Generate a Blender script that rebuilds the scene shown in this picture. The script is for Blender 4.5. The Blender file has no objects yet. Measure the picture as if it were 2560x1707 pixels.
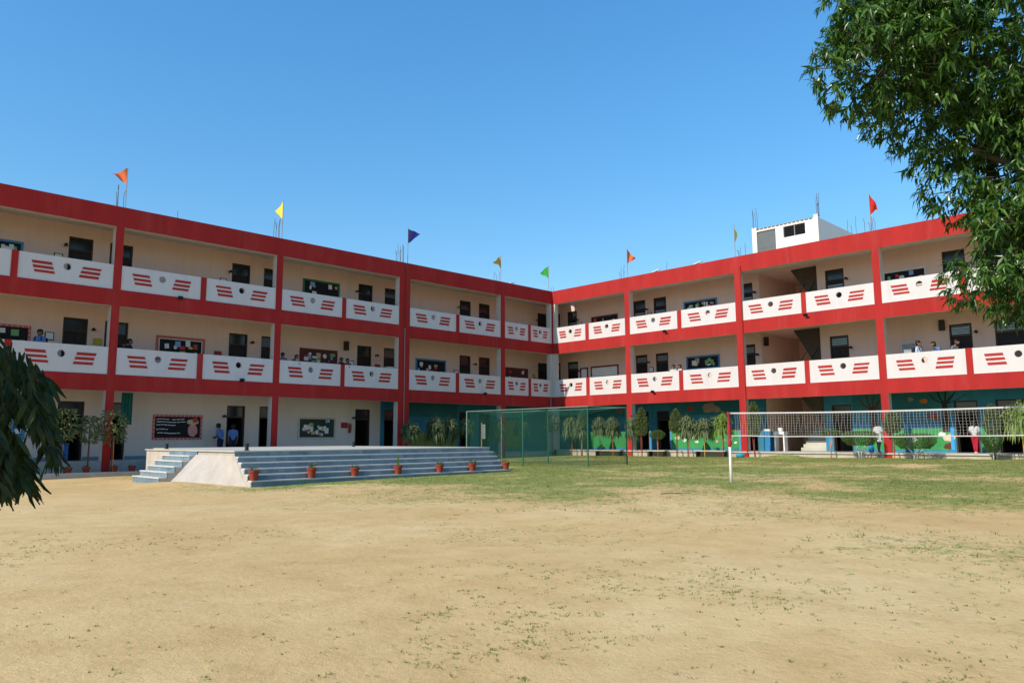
import bpy, bmesh, math, random
import numpy as np
from mathutils import Vector, Matrix, noise

# ------------------------------------------------------------------ camera, sky, sun, exposure
scene = bpy.context.scene
col = scene.collection
RAD = math.radians
YAW, PITCH, ROLL = RAD(135.376), RAD(7.305), RAD(-0.2397)
FPX = 1879.57                                     # focal length in photo pixels (photo 2560 wide)
CAM = Vector((29.985, -33.0, 0.772))
FW = Vector((math.cos(PITCH)*math.cos(YAW), math.cos(PITCH)*math.sin(YAW), math.sin(PITCH)))
_r = Vector((math.sin(YAW), -math.cos(YAW), 0)); _u = _r.cross(FW)
RT = math.cos(ROLL)*_r + math.sin(ROLL)*_u
UP = -math.sin(ROLL)*_r + math.cos(ROLL)*_u
cd = bpy.data.cameras.new('camera'); cam = bpy.data.objects.new('camera', cd); col.objects.link(cam)
m = Matrix((RT, UP, -FW)).transposed().to_4x4(); m.translation = CAM
cam.matrix_world = m
cd.sensor_width = 36; cd.lens = FPX/2560*36; cd.clip_start = 0.05; cd.clip_end = 3000
scene.camera = cam
scene.render.resolution_x, scene.render.resolution_y = 1024, 682

SUN_DIR = Vector((0.100, 1.0, -0.72)).normalized()         # the way sunlight travels
to_sun = -SUN_DIR
world = bpy.data.worlds.new('World'); scene.world = world; world.use_nodes = True
wn = world.node_tree.nodes; wl = world.node_tree.links
sky = wn.new('ShaderNodeTexSky'); sky.sky_type = 'NISHITA'; sky.sun_disc = False
sky.sun_elevation = math.asin(to_sun.z); sky.sun_rotation = math.atan2(to_sun.x, to_sun.y)
sky.altitude = 0; sky.air_density = 1.6; sky.dust_density = 0.15; sky.ozone_density = 10.0
hs = wn.new('ShaderNodeHueSaturation'); hs.inputs['Saturation'].default_value = 1.24; hs.inputs['Value'].default_value = 1.50
gm_ = wn.new('ShaderNodeGamma'); gm_.inputs['Gamma'].default_value = 0.78; wl.new(sky.outputs[0], gm_.inputs['Color']); wl.new(gm_.outputs[0], hs.inputs['Color']); wl.new(hs.outputs[0], wn['Background'].inputs[0]); wn['Background'].inputs[1].default_value = 0.15
sd = bpy.data.lights.new('sun', 'SUN'); sd.energy = 4.1; sd.angle = RAD(0.53); sd.color = (1.0, 0.91, 0.78)
sun = bpy.data.objects.new('sun', sd); col.objects.link(sun)
sun.rotation_euler = SUN_DIR.to_track_quat('-Z', 'Y').to_euler(); sun.location = (0, -60, 60)
vs = scene.view_settings; vs.view_transform = 'Standard'; vs.look = 'None'; vs.gamma = 1; vs.exposure = 0.25

# ------------------------------------------------------------------ measuring helpers (photo pixel -> point on a known plane)
def ray(px, py): return FW + RT*((px-1280)/FPX) - UP*((py-853.5)/FPX)
def on_x(px, py, X): d = ray(px, py); return CAM + d*((X-CAM.x)/d.x)
def on_y(px, py, Y): d = ray(px, py); return CAM + d*((Y-CAM.y)/d.y)
def on_z(px, py, Z): d = ray(px, py); return CAM + d*((Z-CAM.z)/d.z)
def ground_z(x, y): return -0.236 + 0.0064*x + 0.011*y
def on_ground(px, py):
    z = -.4
    for _ in range(12): P = on_z(px, py, z); z = ground_z(P.x, P.y)
    return P
def forward(dist, px, py): return CAM + ray(px, py)*dist

# ------------------------------------------------------------------ materials
MATS = {}
def mat(name, color, rough=0.8, var=0.12, scale=3.0, bump=0.0, bscale=40.0, stain=None, streak=False, spec=0.3, drip=None):
    if name in MATS: return MATS[name]
    M = bpy.data.materials.new(name); M.use_nodes = True; MATS[name] = M
    nt = M.node_tree; N = nt.nodes; L = nt.links; P = N['Principled BSDF']
    P.inputs['Roughness'].default_value = rough; P.inputs['Specular IOR Level'].default_value = spec
    geo = N.new('ShaderNodeNewGeometry')
    mp = N.new('ShaderNodeMapping'); L.new(geo.outputs['Position'], mp.inputs[0])
    mp.inputs['Scale'].default_value = (1, 1, 0.18) if streak else (1, 1, 1)
    nz = N.new('ShaderNodeTexNoise'); nz.inputs['Scale'].default_value = scale; nz.inputs['Detail'].default_value = 6
    nz.inputs['Roughness'].default_value = 0.65
    L.new(mp.outputs[0], nz.inputs['Vector'])
    cr = N.new('ShaderNodeValToRGB'); L.new(nz.outputs['Fac'], cr.inputs[0])
    c = color
    cr.color_ramp.elements[0].position = 0.3; cr.color_ramp.elements[1].position = 0.72
    cr.color_ramp.elements[0].color = (c[0]*(1-var), c[1]*(1-var), c[2]*(1-var), 1)
    cr.color_ramp.elements[1].color = (min(1, c[0]*(1+var)), min(1, c[1]*(1+var)), min(1, c[2]*(1+var)), 1)
    out = cr.outputs[0]
    if stain:
        n2 = N.new('ShaderNodeTexNoise'); n2.inputs['Scale'].default_value = 1.1; n2.inputs['Detail'].default_value = 8
        n2.inputs['Roughness'].default_value = 0.7
        m2 = N.new('ShaderNodeMapping'); m2.inputs['Scale'].default_value = (1.6, 1.6, 0.25); m2.inputs['Location'].default_value = (7, 3, 1)
        L.new(geo.outputs['Position'], m2.inputs[0]); L.new(m2.outputs[0], n2.inputs['Vector'])
        r2 = N.new('ShaderNodeValToRGB'); L.new(n2.outputs['Fac'], r2.inputs[0])
        r2.color_ramp.elements[0].position = 0.52; r2.color_ramp.elements[1].position = 0.78
        r2.color_ramp.elements[0].color = (0, 0, 0, 1); r2.color_ramp.elements[1].color = (1, 1, 1, 1)
        mm = N.new('ShaderNodeMath'); mm.operation = 'MULTIPLY'; mm.inputs[1].default_value = stain[3]
        L.new(r2.outputs[0], mm.inputs[0])
        mx = N.new('ShaderNodeMix'); mx.data_type = 'RGBA'; L.new(mm.outputs[0], mx.inputs['Factor'])
        L.new(out, mx.inputs[6]); mx.inputs[7].default_value = (*stain[:3], 1); out = mx.outputs[2]
    if drip:                                               # thin rain streaks and rubbed patches
        n3 = N.new('ShaderNodeTexNoise'); n3.inputs['Scale'].default_value = 1.0; n3.inputs['Detail'].default_value = 7; n3.inputs['Roughness'].default_value = 0.72
        m3 = N.new('ShaderNodeMapping'); m3.inputs['Scale'].default_value = (9, 9, 0.55); m3.inputs['Location'].default_value = (2, 9, 4)
        L.new(geo.outputs['Position'], m3.inputs[0]); L.new(m3.outputs[0], n3.inputs['Vector'])
        r3 = N.new('ShaderNodeValToRGB'); L.new(n3.outputs['Fac'], r3.inputs[0])
        r3.color_ramp.elements[0].position = 0.50; r3.color_ramp.elements[1].position = 0.74
        r3.color_ramp.elements[0].color = (0, 0, 0, 1); r3.color_ramp.elements[1].color = (1, 1, 1, 1)
        mm = N.new('ShaderNodeMath'); mm.operation = 'MULTIPLY'; mm.inputs[1].default_value = drip[3]; L.new(r3.outputs[0], mm.inputs[0])
        mx = N.new('ShaderNodeMix'); mx.data_type = 'RGBA'; L.new(mm.outputs[0], mx.inputs['Factor']); L.new(out, mx.inputs[6]); mx.inputs[7].default_value = (*drip[:3], 1); out = mx.outputs[2]
    L.new(out, P.inputs['Base Color'])
    if bump:
        nb = N.new('ShaderNodeTexNoise'); nb.inputs['Scale'].default_value = bscale; nb.inputs['Detail'].default_value = 5
        L.new(geo.outputs['Position'], nb.inputs['Vector'])
        b = N.new('ShaderNodeBump'); b.inputs['Strength'].default_value = bump; b.inputs['Distance'].default_value = 0.02
        L.new(nb.outputs['Fac'], b.inputs['Height']); L.new(b.outputs[0], P.inputs['Normal'])
    return M

def leaf_mat(name, c1, c2, rough=0.5, trans=0.35):
    """leaf colour varies from leaf to leaf (random per mesh island); a little light passes through"""
    M = bpy.data.materials.new(name); M.use_nodes = True; MATS[name] = M
    nt = M.node_tree; N = nt.nodes; L = nt.links; P = N['Principled BSDF']
    geo = N.new('ShaderNodeNewGeometry')
    cr = N.new('ShaderNodeValToRGB'); L.new(geo.outputs['Random Per Island'], cr.inputs[0])
    cr.color_ramp.elements[0].color = (*c1, 1); cr.color_ramp.elements[1].color = (*c2, 1)
    L.new(cr.outputs[0], P.inputs['Base Color']); P.inputs['Roughness'].default_value = rough
    P.inputs['Specular IOR Level'].default_value = 0.35
    T = N.new('ShaderNodeBsdfTranslucent'); 
    mc = N.new('ShaderNodeMix'); mc.data_type = 'RGBA'; mc.blend_type = 'MULTIPLY'; mc.inputs['Factor'].default_value = 1
    L.new(cr.outputs[0], mc.inputs[6]); mc.inputs[7].default_value = (1.3, 1.5, 0.5, 1); L.new(mc.outputs[2], T.inputs[0])
    S = N.new('ShaderNodeMixShader'); S.inputs[0].default_value = trans
    L.new(P.outputs[0], S.inputs[1]); L.new(T.outputs[0], S.inputs[2]); L.new(S.outputs[0], N['Material Output'].inputs[0])
    return M

RED = mat('red_paint', (0.385, 0.026, 0.023), 0.85, 0.14, 1.2, 0.08, 45, stain=(0.43, 0.075, 0.06, 0.55), streak=True, spec=0.12, drip=(0.25, 0.022, 0.02, 0.38))
CREAM = mat('cream_wall', (0.73, 0.53, 0.44), 0.9, 0.05, 0.8, 0.03, 50, stain=(0.52, 0.40, 0.33, 0.35), streak=True, drip=(.5, .38, .30, .3))
BOUNCEW = mat('bounce_lit_wall', (0.66, 0.555, 0.485), 0.9, 0.05, 0.8, 0.03, 50, stain=(0.48, 0.42, 0.38, 0.35), streak=True, drip=(.5, .43, .38, .25))  # paler than the cream wall, to paint in light bounced onto the ground floor
PALE = mat('pale_concrete_paint', (0.56, 0.50, 0.44), 0.9, 0.07, 2.0, 0.04, 60, stain=(0.4, 0.36, 0.32, 0.35), streak=True)
WHITE = mat('white_panel_paint', (0.625, 0.58, 0.555), 0.8, 0.03, 1.5, 0.03, 60, stain=(0.50, 0.46, 0.43, 0.40), streak=True, drip=(.46, .42, .39, .22))
STRIPE = mat('red_stripe_paint', (0.40, 0.035, 0.03), 0.8, 0.10, 8.0, spec=.15)
CEIL = mat('ceiling_paint', (0.68, 0.62, 0.55), 0.9, 0.06, 1.5)
FLOORM = mat('corridor_floor', (0.50, 0.46, 0.41), 0.7, 0.12, 2.5)
ROOFM = mat('roof_screed', (0.40, 0.37, 0.33), 0.95, 0.15, 1.0)
DOORW = mat('dark_door_wood', (0.016, 0.011, 0.010), 0.6, 0.25, 3.0)
FRAMEM = mat('dark_door_frame', (0.05, 0.033, 0.026), 0.6, 0.15, 4.0)
GLASS = mat('dark_window_glass', (0.02, 0.026, 0.032), 0.15, 0.1, 2.0, spec=0.45)
LOUV_GLINT = mat('louvre_glass_reflection', (0.20, 0.24, 0.26), 0.2, 0.1, 4.0, spec=0.6)  # grey put in for light reflected off the glass
DARK = mat('dark_metal', (0.02, 0.02, 0.022), 0.5, 0.2, 8)
BLACKP = mat('black_plastic', (0.012, 0.012, 0.013), 0.45, 0.2, 8)
STEEL = mat('rusty_rebar', (0.13, 0.10, 0.085), 0.75, 0.3, 12)
GREYP = mat('grey_pipe', (0.22, 0.21, 0.20), 0.6, 0.15, 6)
CEMENT = mat('cement_plaster', (0.47, 0.42, 0.365), 0.95, 0.13, 2.2, 0.15, 30, stain=(0.30, 0.26, 0.22, 0.5))
PLINTH = mat('plinth_plaster', (0.47, 0.40, 0.31), 0.95, 0.16, 1.6, 0.2, 25, stain=(0.22, 0.18, 0.14, 0.6))
KERBM = mat('kerb_concrete', (0.36, 0.34, 0.31), 0.95, 0.15, 3, 0.15, 30)
TILE = [mat('blue_grey_tile_%s' % n, c, 0.45, 0.22, 3.5, 0.06, 20, stain=(0.30, 0.36, 0.40, 0.5)) for n, c in
        (('mid', (0.15, 0.225, 0.265)), ('pale', (0.18, 0.25, 0.285)), ('deep', (0.13, 0.20, 0.245)))]
TREAD = mat('pale_stone_tread', (0.60, 0.58, 0.54), 0.75, 0.10, 3.0, 0.05, 30, stain=(0.40, 0.38, 0.35, 0.5))
DECK = mat('stage_floor_stone', (0.52, 0.50, 0.42), 0.8, 0.10, 1.2, 0.05, 30, stain=(0.36, 0.34, 0.29, 0.5))
POT = mat('terracotta', (0.27, 0.045, 0.022), 0.75, 0.18, 12)
SOIL = mat('pot_soil', (0.05, 0.035, 0.022), 1, 0.3, 20)
BARK = mat('bark', (0.11, 0.085, 0.062), 0.95, 0.35, 14, 0.5, 40)
MURAL = mat('mural_blue', (0.03, 0.20, 0.31), 0.75, 0.25, 0.7, stain=(0.02, 0.13, 0.16, 0.7))
MURALT = mat('mural_teal', (0.02, 0.145, 0.165), 0.75, 0.2, 0.9)
MGREEN = mat('mural_green', (0.04, 0.27, 0.08), 0.75, 0.18, 1.5)
SKYB = mat('mural_sky_blue', (0.07, 0.28, 0.48), 0.75, 0.12, 2)
WHITEP = mat('white_enamel', (0.78, 0.77, 0.74), 0.5, 0.05, 6, stain=(0.5, 0.46, 0.4, 0.3))

# ------------------------------------------------------------------ mesh helpers
class MB:
    def __init__(s): s.v = []; s.f = []; s.m = []
    def add(s, vs, fs, mi=0):
        o = len(s.v); s.v += [tuple(v) for v in vs]
        for f in fs: s.f.append(tuple(i+o for i in f)); s.m.append(mi)
        return s
    def box(s, a, b, mi=0, over=None):
        x0, x1 = sorted((a[0], b[0])); y0, y1 = sorted((a[1], b[1])); z0, z1 = sorted((a[2], b[2]))
        V = [(x0,y0,z0),(x1,y0,z0),(x1,y1,z0),(x0,y1,z0),(x0,y0,z1),(x1,y0,z1),(x1,y1,z1),(x0,y1,z1)]
        F = {'-z':(3,2,1,0),'+z':(4,5,6,7),'-y':(0,1,5,4),'+x':(1,2,6,5),'+y':(2,3,7,6),'-x':(3,0,4,7)}
        o = len(s.v); s.v += V
        for k, f in F.items():
            s.f.append(tuple(i+o for i in f)); s.m.append((over or {}).get(k, mi))
        return s
    def tube(s, pts, r, n=6, mi=0, cap=True):
        pts = [Vector(p) for p in pts]; R = r if isinstance(r, (list, tuple)) else [r]*len(pts)
        o = len(s.v); prev = None
        for i, p in enumerate(pts):
            d = (pts[min(i+1, len(pts)-1)] - pts[max(i-1, 0)]).normalized()
            a = d.orthogonal().normalized() if prev is None else (prev - d*prev.dot(d)).normalized()
            prev = a; b = d.cross(a)
            for k in range(n):
                t = 2*math.pi*k/n; s.v.append(tuple(p + (a*math.cos(t) + b*math.sin(t))*R[i]))
        for i in range(len(pts)-1):
            for k in range(n):
                s.f.append((o+i*n+k, o+i*n+(k+1)%n, o+(i+1)*n+(k+1)%n, o+(i+1)*n+k)); s.m.append(mi)
        if cap:
            s.f.append(tuple(o+k for k in reversed(range(n)))); s.m.append(mi)
            e = o+(len(pts)-1)*n; s.f.append(tuple(e+k for k in range(n))); s.m.append(mi)
        return s
    def lathe(s, prof, c=(0,0,0), n=16, mi=0):
        o = len(s.v)
        for r, z in prof:
            for k in range(n):
                t = 2*math.pi*k/n; s.v.append((c[0]+r*math.cos(t), c[1]+r*math.sin(t), c[2]+z))
        for i in range(len(prof)-1):
            for k in range(n):
                s.f.append((o+i*n+k, o+i*n+(k+1)%n, o+(i+1)*n+(k+1)%n, o+(i+1)*n+k)); s.m.append(mi)
        s.f.append(tuple(o+k for k in reversed(range(n)))); s.m.append(mi)
        e = o+(len(prof)-1)*n; s.f.append(tuple(e+k for k in range(n))); s.m.append(mi)
        return s
    def ellipsoid(s, c, r, n=14, h=8, mi=0):
        c = Vector(c); prof = []
        o = len(s.v)
        for i in range(1, h):
            a = math.pi*i/h
            for k in range(n):
                t = 2*math.pi*k/n
                s.v.append((c.x+r[0]*math.sin(a)*math.cos(t), c.y+r[1]*math.sin(a)*math.sin(t), c.z-r[2]*math.cos(a)))
        for i in range(h-2):
            for k in range(n):
                s.f.append((o+i*n+k, o+i*n+(k+1)%n, o+(i+1)*n+(k+1)%n, o+(i+1)*n+k)); s.m.append(mi)
        b = len(s.v); s.v.append((c.x, c.y, c.z-r[2])); s.v.append((c.x, c.y, c.z+r[2]))
        for k in range(n):
            s.f.append((b, o+(k+1)%n, o+k)); s.m.append(mi)
            e = o+(h-2)*n; s.f.append((b+1, e+k, e+(k+1)%n)); s.m.append(mi)
        return s
    def mesh(s, name, mats):
        me = bpy.data.meshes.new(name); me.from_pydata(s.v, [], s.f)
        for mm in (mats if isinstance(mats, (list, tuple)) else [mats]): me.materials.append(mm)
        me.polygons.foreach_set('material_index', s.m); me.update()
        return me
    def build(s, name, mats, parent=None, loc=None, smooth=False, fix=False):
        me = s.mesh(name, mats)
        if fix:
            bm = bmesh.new(); bm.from_mesh(me); bmesh.ops.recalc_face_normals(bm, faces=bm.faces); bm.to_mesh(me); bm.free()
        if smooth: me.polygons.foreach_set('use_smooth', [True]*len(me.polygons))
        return link(name, me, parent, loc)
def link(name, me, parent=None, loc=None):
    o = bpy.data.objects.new(name, me); col.objects.link(o)
    if parent: o.parent = parent
    if loc is not None: o.location = loc
    return o
def empty(name, loc=(0,0,0), rz=0.0):
    o = bpy.data.objects.new(name, None); col.objects.link(o); o.location = loc; o.rotation_euler = (0,0,rz); o.empty_display_size = .2
    return o
def tag(o, label=None, cat=None, group=None, kind=None):
    if label: o['label'] = label
    if cat: o['category'] = cat
    if group: o['group'] = group
    if kind: o['kind'] = kind
    return o
def box1(name, a, b, M, parent=None, bevel=0.0):
    return MB().box(a, b).build(name, M, parent)
# ------------------------------------------------------------------ ground (one sheet to the horizon)
def sstep(a, b, x):
    t = min(1, max(0, (x-a)/(b-a))); return t*t*(3-2*t)
def fbm(x, y, s, o=0.0): return noise.fractal(Vector((x*s+o, y*s-o, o*0.37)), 0.9, 2.1, 5)
def grass_amount(x, y):
    edge = -21.8 + 3.0*sstep(16, 24, x) + 2.2*fbm(x, y, 0.22, 3.1) - 2.0*sstep(15.5, 12.5, x)
    g = sstep(edge-4.5, edge+4.5, y)
    patch = 0.5 + 0.62*fbm(x, y, 0.38, 11.0) + 0.38*fbm(x, y, 1.3, 5.0)
    bare = sstep(-11.5, -8.5, y)*sstep(-3.2, -5.5, y)*sstep(13, 15, x)*sstep(24, 21, x)
    bare2 = sstep(-17, -15, y)*sstep(-11, -13, y)*sstep(17, 20, x)
    g *= (1-0.40*bare)*(1-0.42*bare2)
    lush = sstep(-5.5, -2.5, y)*0.35
    strip = sstep(15.2, 13.0, x)*sstep(11.6, 12.1, x)*sstep(-22.8, -20.5, y)*0.7
    thin = .58*sstep(-31, -22, y)*sstep(13.5, 19, x)*max(0, .35+.9*fbm(x, y, .16, 9.0)+.5*fbm(x, y, .55, 40.0))
    return max(0.0, min(1.0, max(thin, g*(0.30+1.15*max(0, patch)) + lush*g, strip*(0.6+max(0, patch)))))
def gz(x, y):
    z = ground_z(max(-60, min(90, x)), max(-80, min(60, y)))
    z += 0.018*fbm(x, y, 0.35, 2.0) + 0.004*fbm(x, y, 2.5, 8.0)
    z += 0.13*math.exp(-(((x-9.6)/1.7)**2 + ((y+25.3)/0.8)**2))          # sand heaped against the stage flank
    z += 0.16*math.exp(-(((x-14.9)/1.0)**2 + ((y+1.6)/0.5)**2))           # small heap of soil by the plinth
    return z
def axis(a, b, step, far):
    xs = list(np.arange(a, b+1e-6, step)); o = 0.3; lo = []; hi = []
    while o < far: lo.append(a-o); hi.append(b+o); o *= 1.7
    return lo[::-1] + xs + hi
gx = axis(0.5, 33.0, 0.2, 900); gy = axis(-38.0, 0.0, 0.2, 900)
nx, ny = len(gx), len(gy)
gv = [(x, y, gz(x, y)) for y in gy for x in gx]
gf = [(j*nx+i, j*nx+i+1, (j+1)*nx+i+1, (j+1)*nx+i) for j in range(ny-1) for i in range(nx-1)]
gme = bpy.data.meshes.new('ground'); gme.from_pydata(gv, [], gf)
at = gme.attributes.new('grass', 'FLOAT', 'POINT')
at.data.foreach_set('value', [grass_amount(x, y) if (0 < x < 34 and -40 < y < 1) else 0.0 for y in gy for x in gx])
gme.polygons.foreach_set('use_smooth', [True]*len(gme.polygons))
GM = bpy.data.materials.new('sandy_ground'); GM.use_nodes = True
def ground_material(M):
    nt = M.node_tree; N = nt.nodes; L = nt.links; P = N['Principled BSDF']
    P.inputs['Roughness'].default_value = 1.0; P.inputs['Specular IOR Level'].default_value = 0.1
    geo = N.new('ShaderNodeNewGeometry')
    def nz(scale, det=6, rough=0.6, dim=None, off=0):
        n = N.new('ShaderNodeTexNoise'); n.inputs['Scale'].default_value = scale; n.inputs['Detail'].default_value = det
        n.inputs['Roughness'].default_value = rough
        mp = N.new('ShaderNodeMapping'); mp.inputs['Location'].default_value = (off, off*2, 0); L.new(geo.outputs['Position'], mp.inputs[0])
        L.new(mp.outputs[0], n.inputs['Vector']); return n.outputs['Fac']
    def ramp(inp, stops):
        r = N.new('ShaderNodeValToRGB'); L.new(inp, r.inputs[0]); e = r.color_ramp.elements
        e[0].position, e[0].color = stops[0][0], (*stops[0][1], 1); e[1].position, e[1].color = stops[-1][0], (*stops[-1][1], 1)
        for p, c in stops[1:-1]: q = e.new(p); q.color = (*c, 1)
        return r.outputs[0]
    def mix(f, a, b, mode='MIX'):
        x = N.new('ShaderNodeMix'); x.data_type = 'RGBA'; x.blend_type = mode
        if isinstance(f, float): x.inputs['Factor'].default_value = f
        else: L.new(f, x.inputs['Factor'])
        for k, s in ((6, a), (7, b)):
            if isinstance(s, tuple): x.inputs[k].default_value = (*s, 1)
            else: L.new(s, x.inputs[k])
        return x.outputs[2]
    def math_(op, a, b):
        x = N.new('ShaderNodeMath'); x.operation = op
        for k, s in ((0, a), (1, b)):
            if isinstance(s, float): x.inputs[k].default_value = s
            else: L.new(s, x.inputs[k])
        return x.outputs[0]
    sand = ramp(nz(0.28, 8, 0.62), [(0.30, (0.585, 0.385, 0.165)), (0.5, (0.655, 0.450, 0.205)), (0.72, (0.72, 0.525, 0.268))])
    mid = ramp(nz(2.2, 8, 0.7, off=4), [(0.30, (0.86, 0.82, 0.76)), (0.55, (1, 1, 1)), (0.75, (1.07, 1.07, 1.08))])
    sand = mix(1.0, sand, mid, 'MULTIPLY')
    fine = ramp(nz(38, 6, 0.75, off=9), [(0.30, (0.80, 0.76, 0.70)), (0.46, (1, 1, 1)), (0.8, (1.08, 1.08, 1.07))])
    sand = mix(0.8, sand, fine, 'MULTIPLY')
    clod = ramp(nz(9, 5, 0.6, off=15), [(0.62, (0, 0, 0)), (0.70, (1, 1, 1))])
    sand = mix(math_('MULTIPLY', clod, 0.16), sand, (0.33, 0.225, 0.115))
    A = N.new('ShaderNodeAttribute'); A.attribute_name = 'grass'
    gn = nz(7.0, 8, 0.75, off=21)
    k = math_('ADD', A.outputs['Fac'], math_('MULTIPLY', math_('SUBTRACT', gn, 0.5), 2.2))
    gmask = ramp(k, [(0.25, (0, 0, 0)), (0.62, (1, 1, 1))])
    gcol = ramp(nz(3.0, 6, 0.7, off=31), [(0.3, (0.135, 0.190, 0.036)), (0.55, (0.235, 0.280, 0.068)), (0.75, (0.40, 0.38, 0.14))])
    gcol = mix(0.7, gcol, ramp(nz(55, 4, 0.7, off=2), [(0.3, (0.55, 0.6, 0.5)), (0.6, (1.05, 1.05, 1.0))]), 'MULTIPLY')
    c = mix(math_('MULTIPLY', gmask, 0.90), sand, gcol)
    L.new(c, P.inputs['Base Color'])
    b = N.new('ShaderNodeBump'); b.inputs['Strength'].default_value = 0.55; b.inputs['Distance'].default_value = 0.03
    h = math_('ADD', nz(14, 8, 0.7, off=6), math_('MULTIPLY', nz(70, 4, 0.7, off=3), 0.35)); L.new(h, b.inputs['Height'])
    L.new(b.outputs[0], P.inputs['Normal'])
ground_material(GM); gme.materials.append(GM)
tag(link('ground', gme), kind='structure')

# ------------------------------------------------------------------ the two wings of the school
WL = empty('school_wing'); tag(WL, 'three storey red and cream school wing in shade, left, facing the stage', 'building', 'wings of the school')
WR = empty('school_wing'); tag(WR, 'three storey red and cream school wing in full sun, right, behind the net', 'building', 'wings of the school')
WING = {'L': WL, 'R': WR}
def Q(w, s, d, z): return (-d, -s, z) if w == 'L' else (s, d, z)
FRONT = {'L': '+x', 'R': '-y'}
def wbox(w, s0, s1, d0, d1, z0, z1, mb=None, mi=0, over=None):
    mb = mb or MB(); return mb.box(Q(w, s0, d0, z0), Q(w, s1, d1, z1), mi, over)
F0 = {'L': 0.0, 'R': 0.10}
FLOOR = [0.05, 3.20, 6.38]; BT = [2.552, 5.708, 8.716]; PB = [None, 3.153, 6.328]; PT = [None, 4.153, 7.257]; TOP = 9.50
CEILZ = [2.86, 6.02, 9.02]; DTOP = [2.22, 5.40, 8.54]; DEP = 2.0; END = {'L': 37.6, 'R': 31.6}
COLS = {'L': [(3.95, 4.29), (10.56, 11.23), (17.47, 17.77), (23.98, 24.27), (30.5, 30.8), (37.2, 37.6)],
        'R': [(5.35, 5.67), (11.99, 12.29), (18.43, 18.73), (24.9, 25.2), (31.3, 31.6)]}
MIDS = {'L': [(1.87, 2.06), (7.31, 7.52), (14.24, 14.44), (20.78, 21.0), (27.3, 27.505), (33.9, 34.1)],
        'R': [(2.535, 2.772), (8.684, 8.914), (15.256, 15.469), (21.671, 21.902), (28.1, 28.33)]}
for w in 'LR':
    W = WING[w]; fr = FRONT[w]; E = END[w]
    sb = -0.30 if w == 'L' else 0.0                       # the left wing's bands run past the corner
    # bands and roof parapet: red in front, pale underneath
    for z0, z1, nm in ((BT[0], PB[1], 'storey_band'), (BT[1], PB[2], 'storey_band'), (BT[2], TOP, 'roof_parapet')):
        wbox(w, sb, E, 0, 0.30, z0, z1, over={fr: 1}).build(nm, [PALE, RED], W)
    # floor slabs
    for i, z in ((1, FLOOR[1]), (2, FLOOR[2])):
        MB().box(Q(w, sb if w == 'R' else -2.0, 0.30, CEILZ[i-1]), Q(w, E, 2.0, z), 0, {'-z': 1}).build('floor_slab', [FLOORM, CEIL], W)
    MB().box(Q(w, 0.0 if w == 'R' else -8.0, 0.30, CEILZ[2]), Q(w, E, 8.0, 9.25), 0, {'-z': 1}).build('roof_slab', [ROOFM, CEIL], W)
    wbox(w, 0.0 if w == 'R' else -8.0, E, 7.75, 8.0, 9.25, TOP).build('rear_parapet', PALE, W)
    # columns
    for a, b in COLS[w]:
        for i in range(3):
            z0 = (-0.42 if w == 'L' else -0.28) if i == 0 else PB[i]
            wbox(w, a, b, 0, 0.34, z0, BT[i], over={fr: 1}).build('column', [PALE, RED], W)
    # red posts between the balcony panels
    for a, b in MIDS[w]:
        for i in (1, 2): wbox(w, a, b, 0.0, 0.17, PB[i], PT[i]+0.004, over=None).build('panel_post', RED, W)
    wbox(w, E-0.003, E+0.2, 0, 8, -0.6, TOP).build('end_wall', CREAM, W)
WR_rear = wbox('R', -8, 31.6, 7.8, 8.0, -0.6, CEILZ[2]-.001).build('rear_wall', CREAM, WR)
wbox('L', -7.8, 37.6, 7.8, 8.0, -0.8, CEILZ[2]-.001).build('rear_wall', CREAM, WL)
# pale post where the wings meet
for i in range(3):
    z0 = -0.4 if i == 0 else PB[i]
    MB().box((-0.30, -0.20, z0), (-0.02, 0.30, BT[i])).build('corner_post', PALE, WL)
    MB().box((-0.017, 0.02, z0), (0.20, 0.30, BT[i])).build('corner_post', PALE, WR)
MB().box((-0.0165, -0.05, PB[2]), (0.05, 0.0195, BT[2])).build('corner_post', RED, WR)
MB().box((-0.299, 0.30, CEILZ[0]), (-0.001, 2.0, FLOOR[1])).build('corner_slab', [FLOORM], WR)
MB().box((-0.299, 0.30, CEILZ[1]), (-0.001, 2.0, FLOOR[2])).build('corner_slab', [FLOORM], WR)

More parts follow.
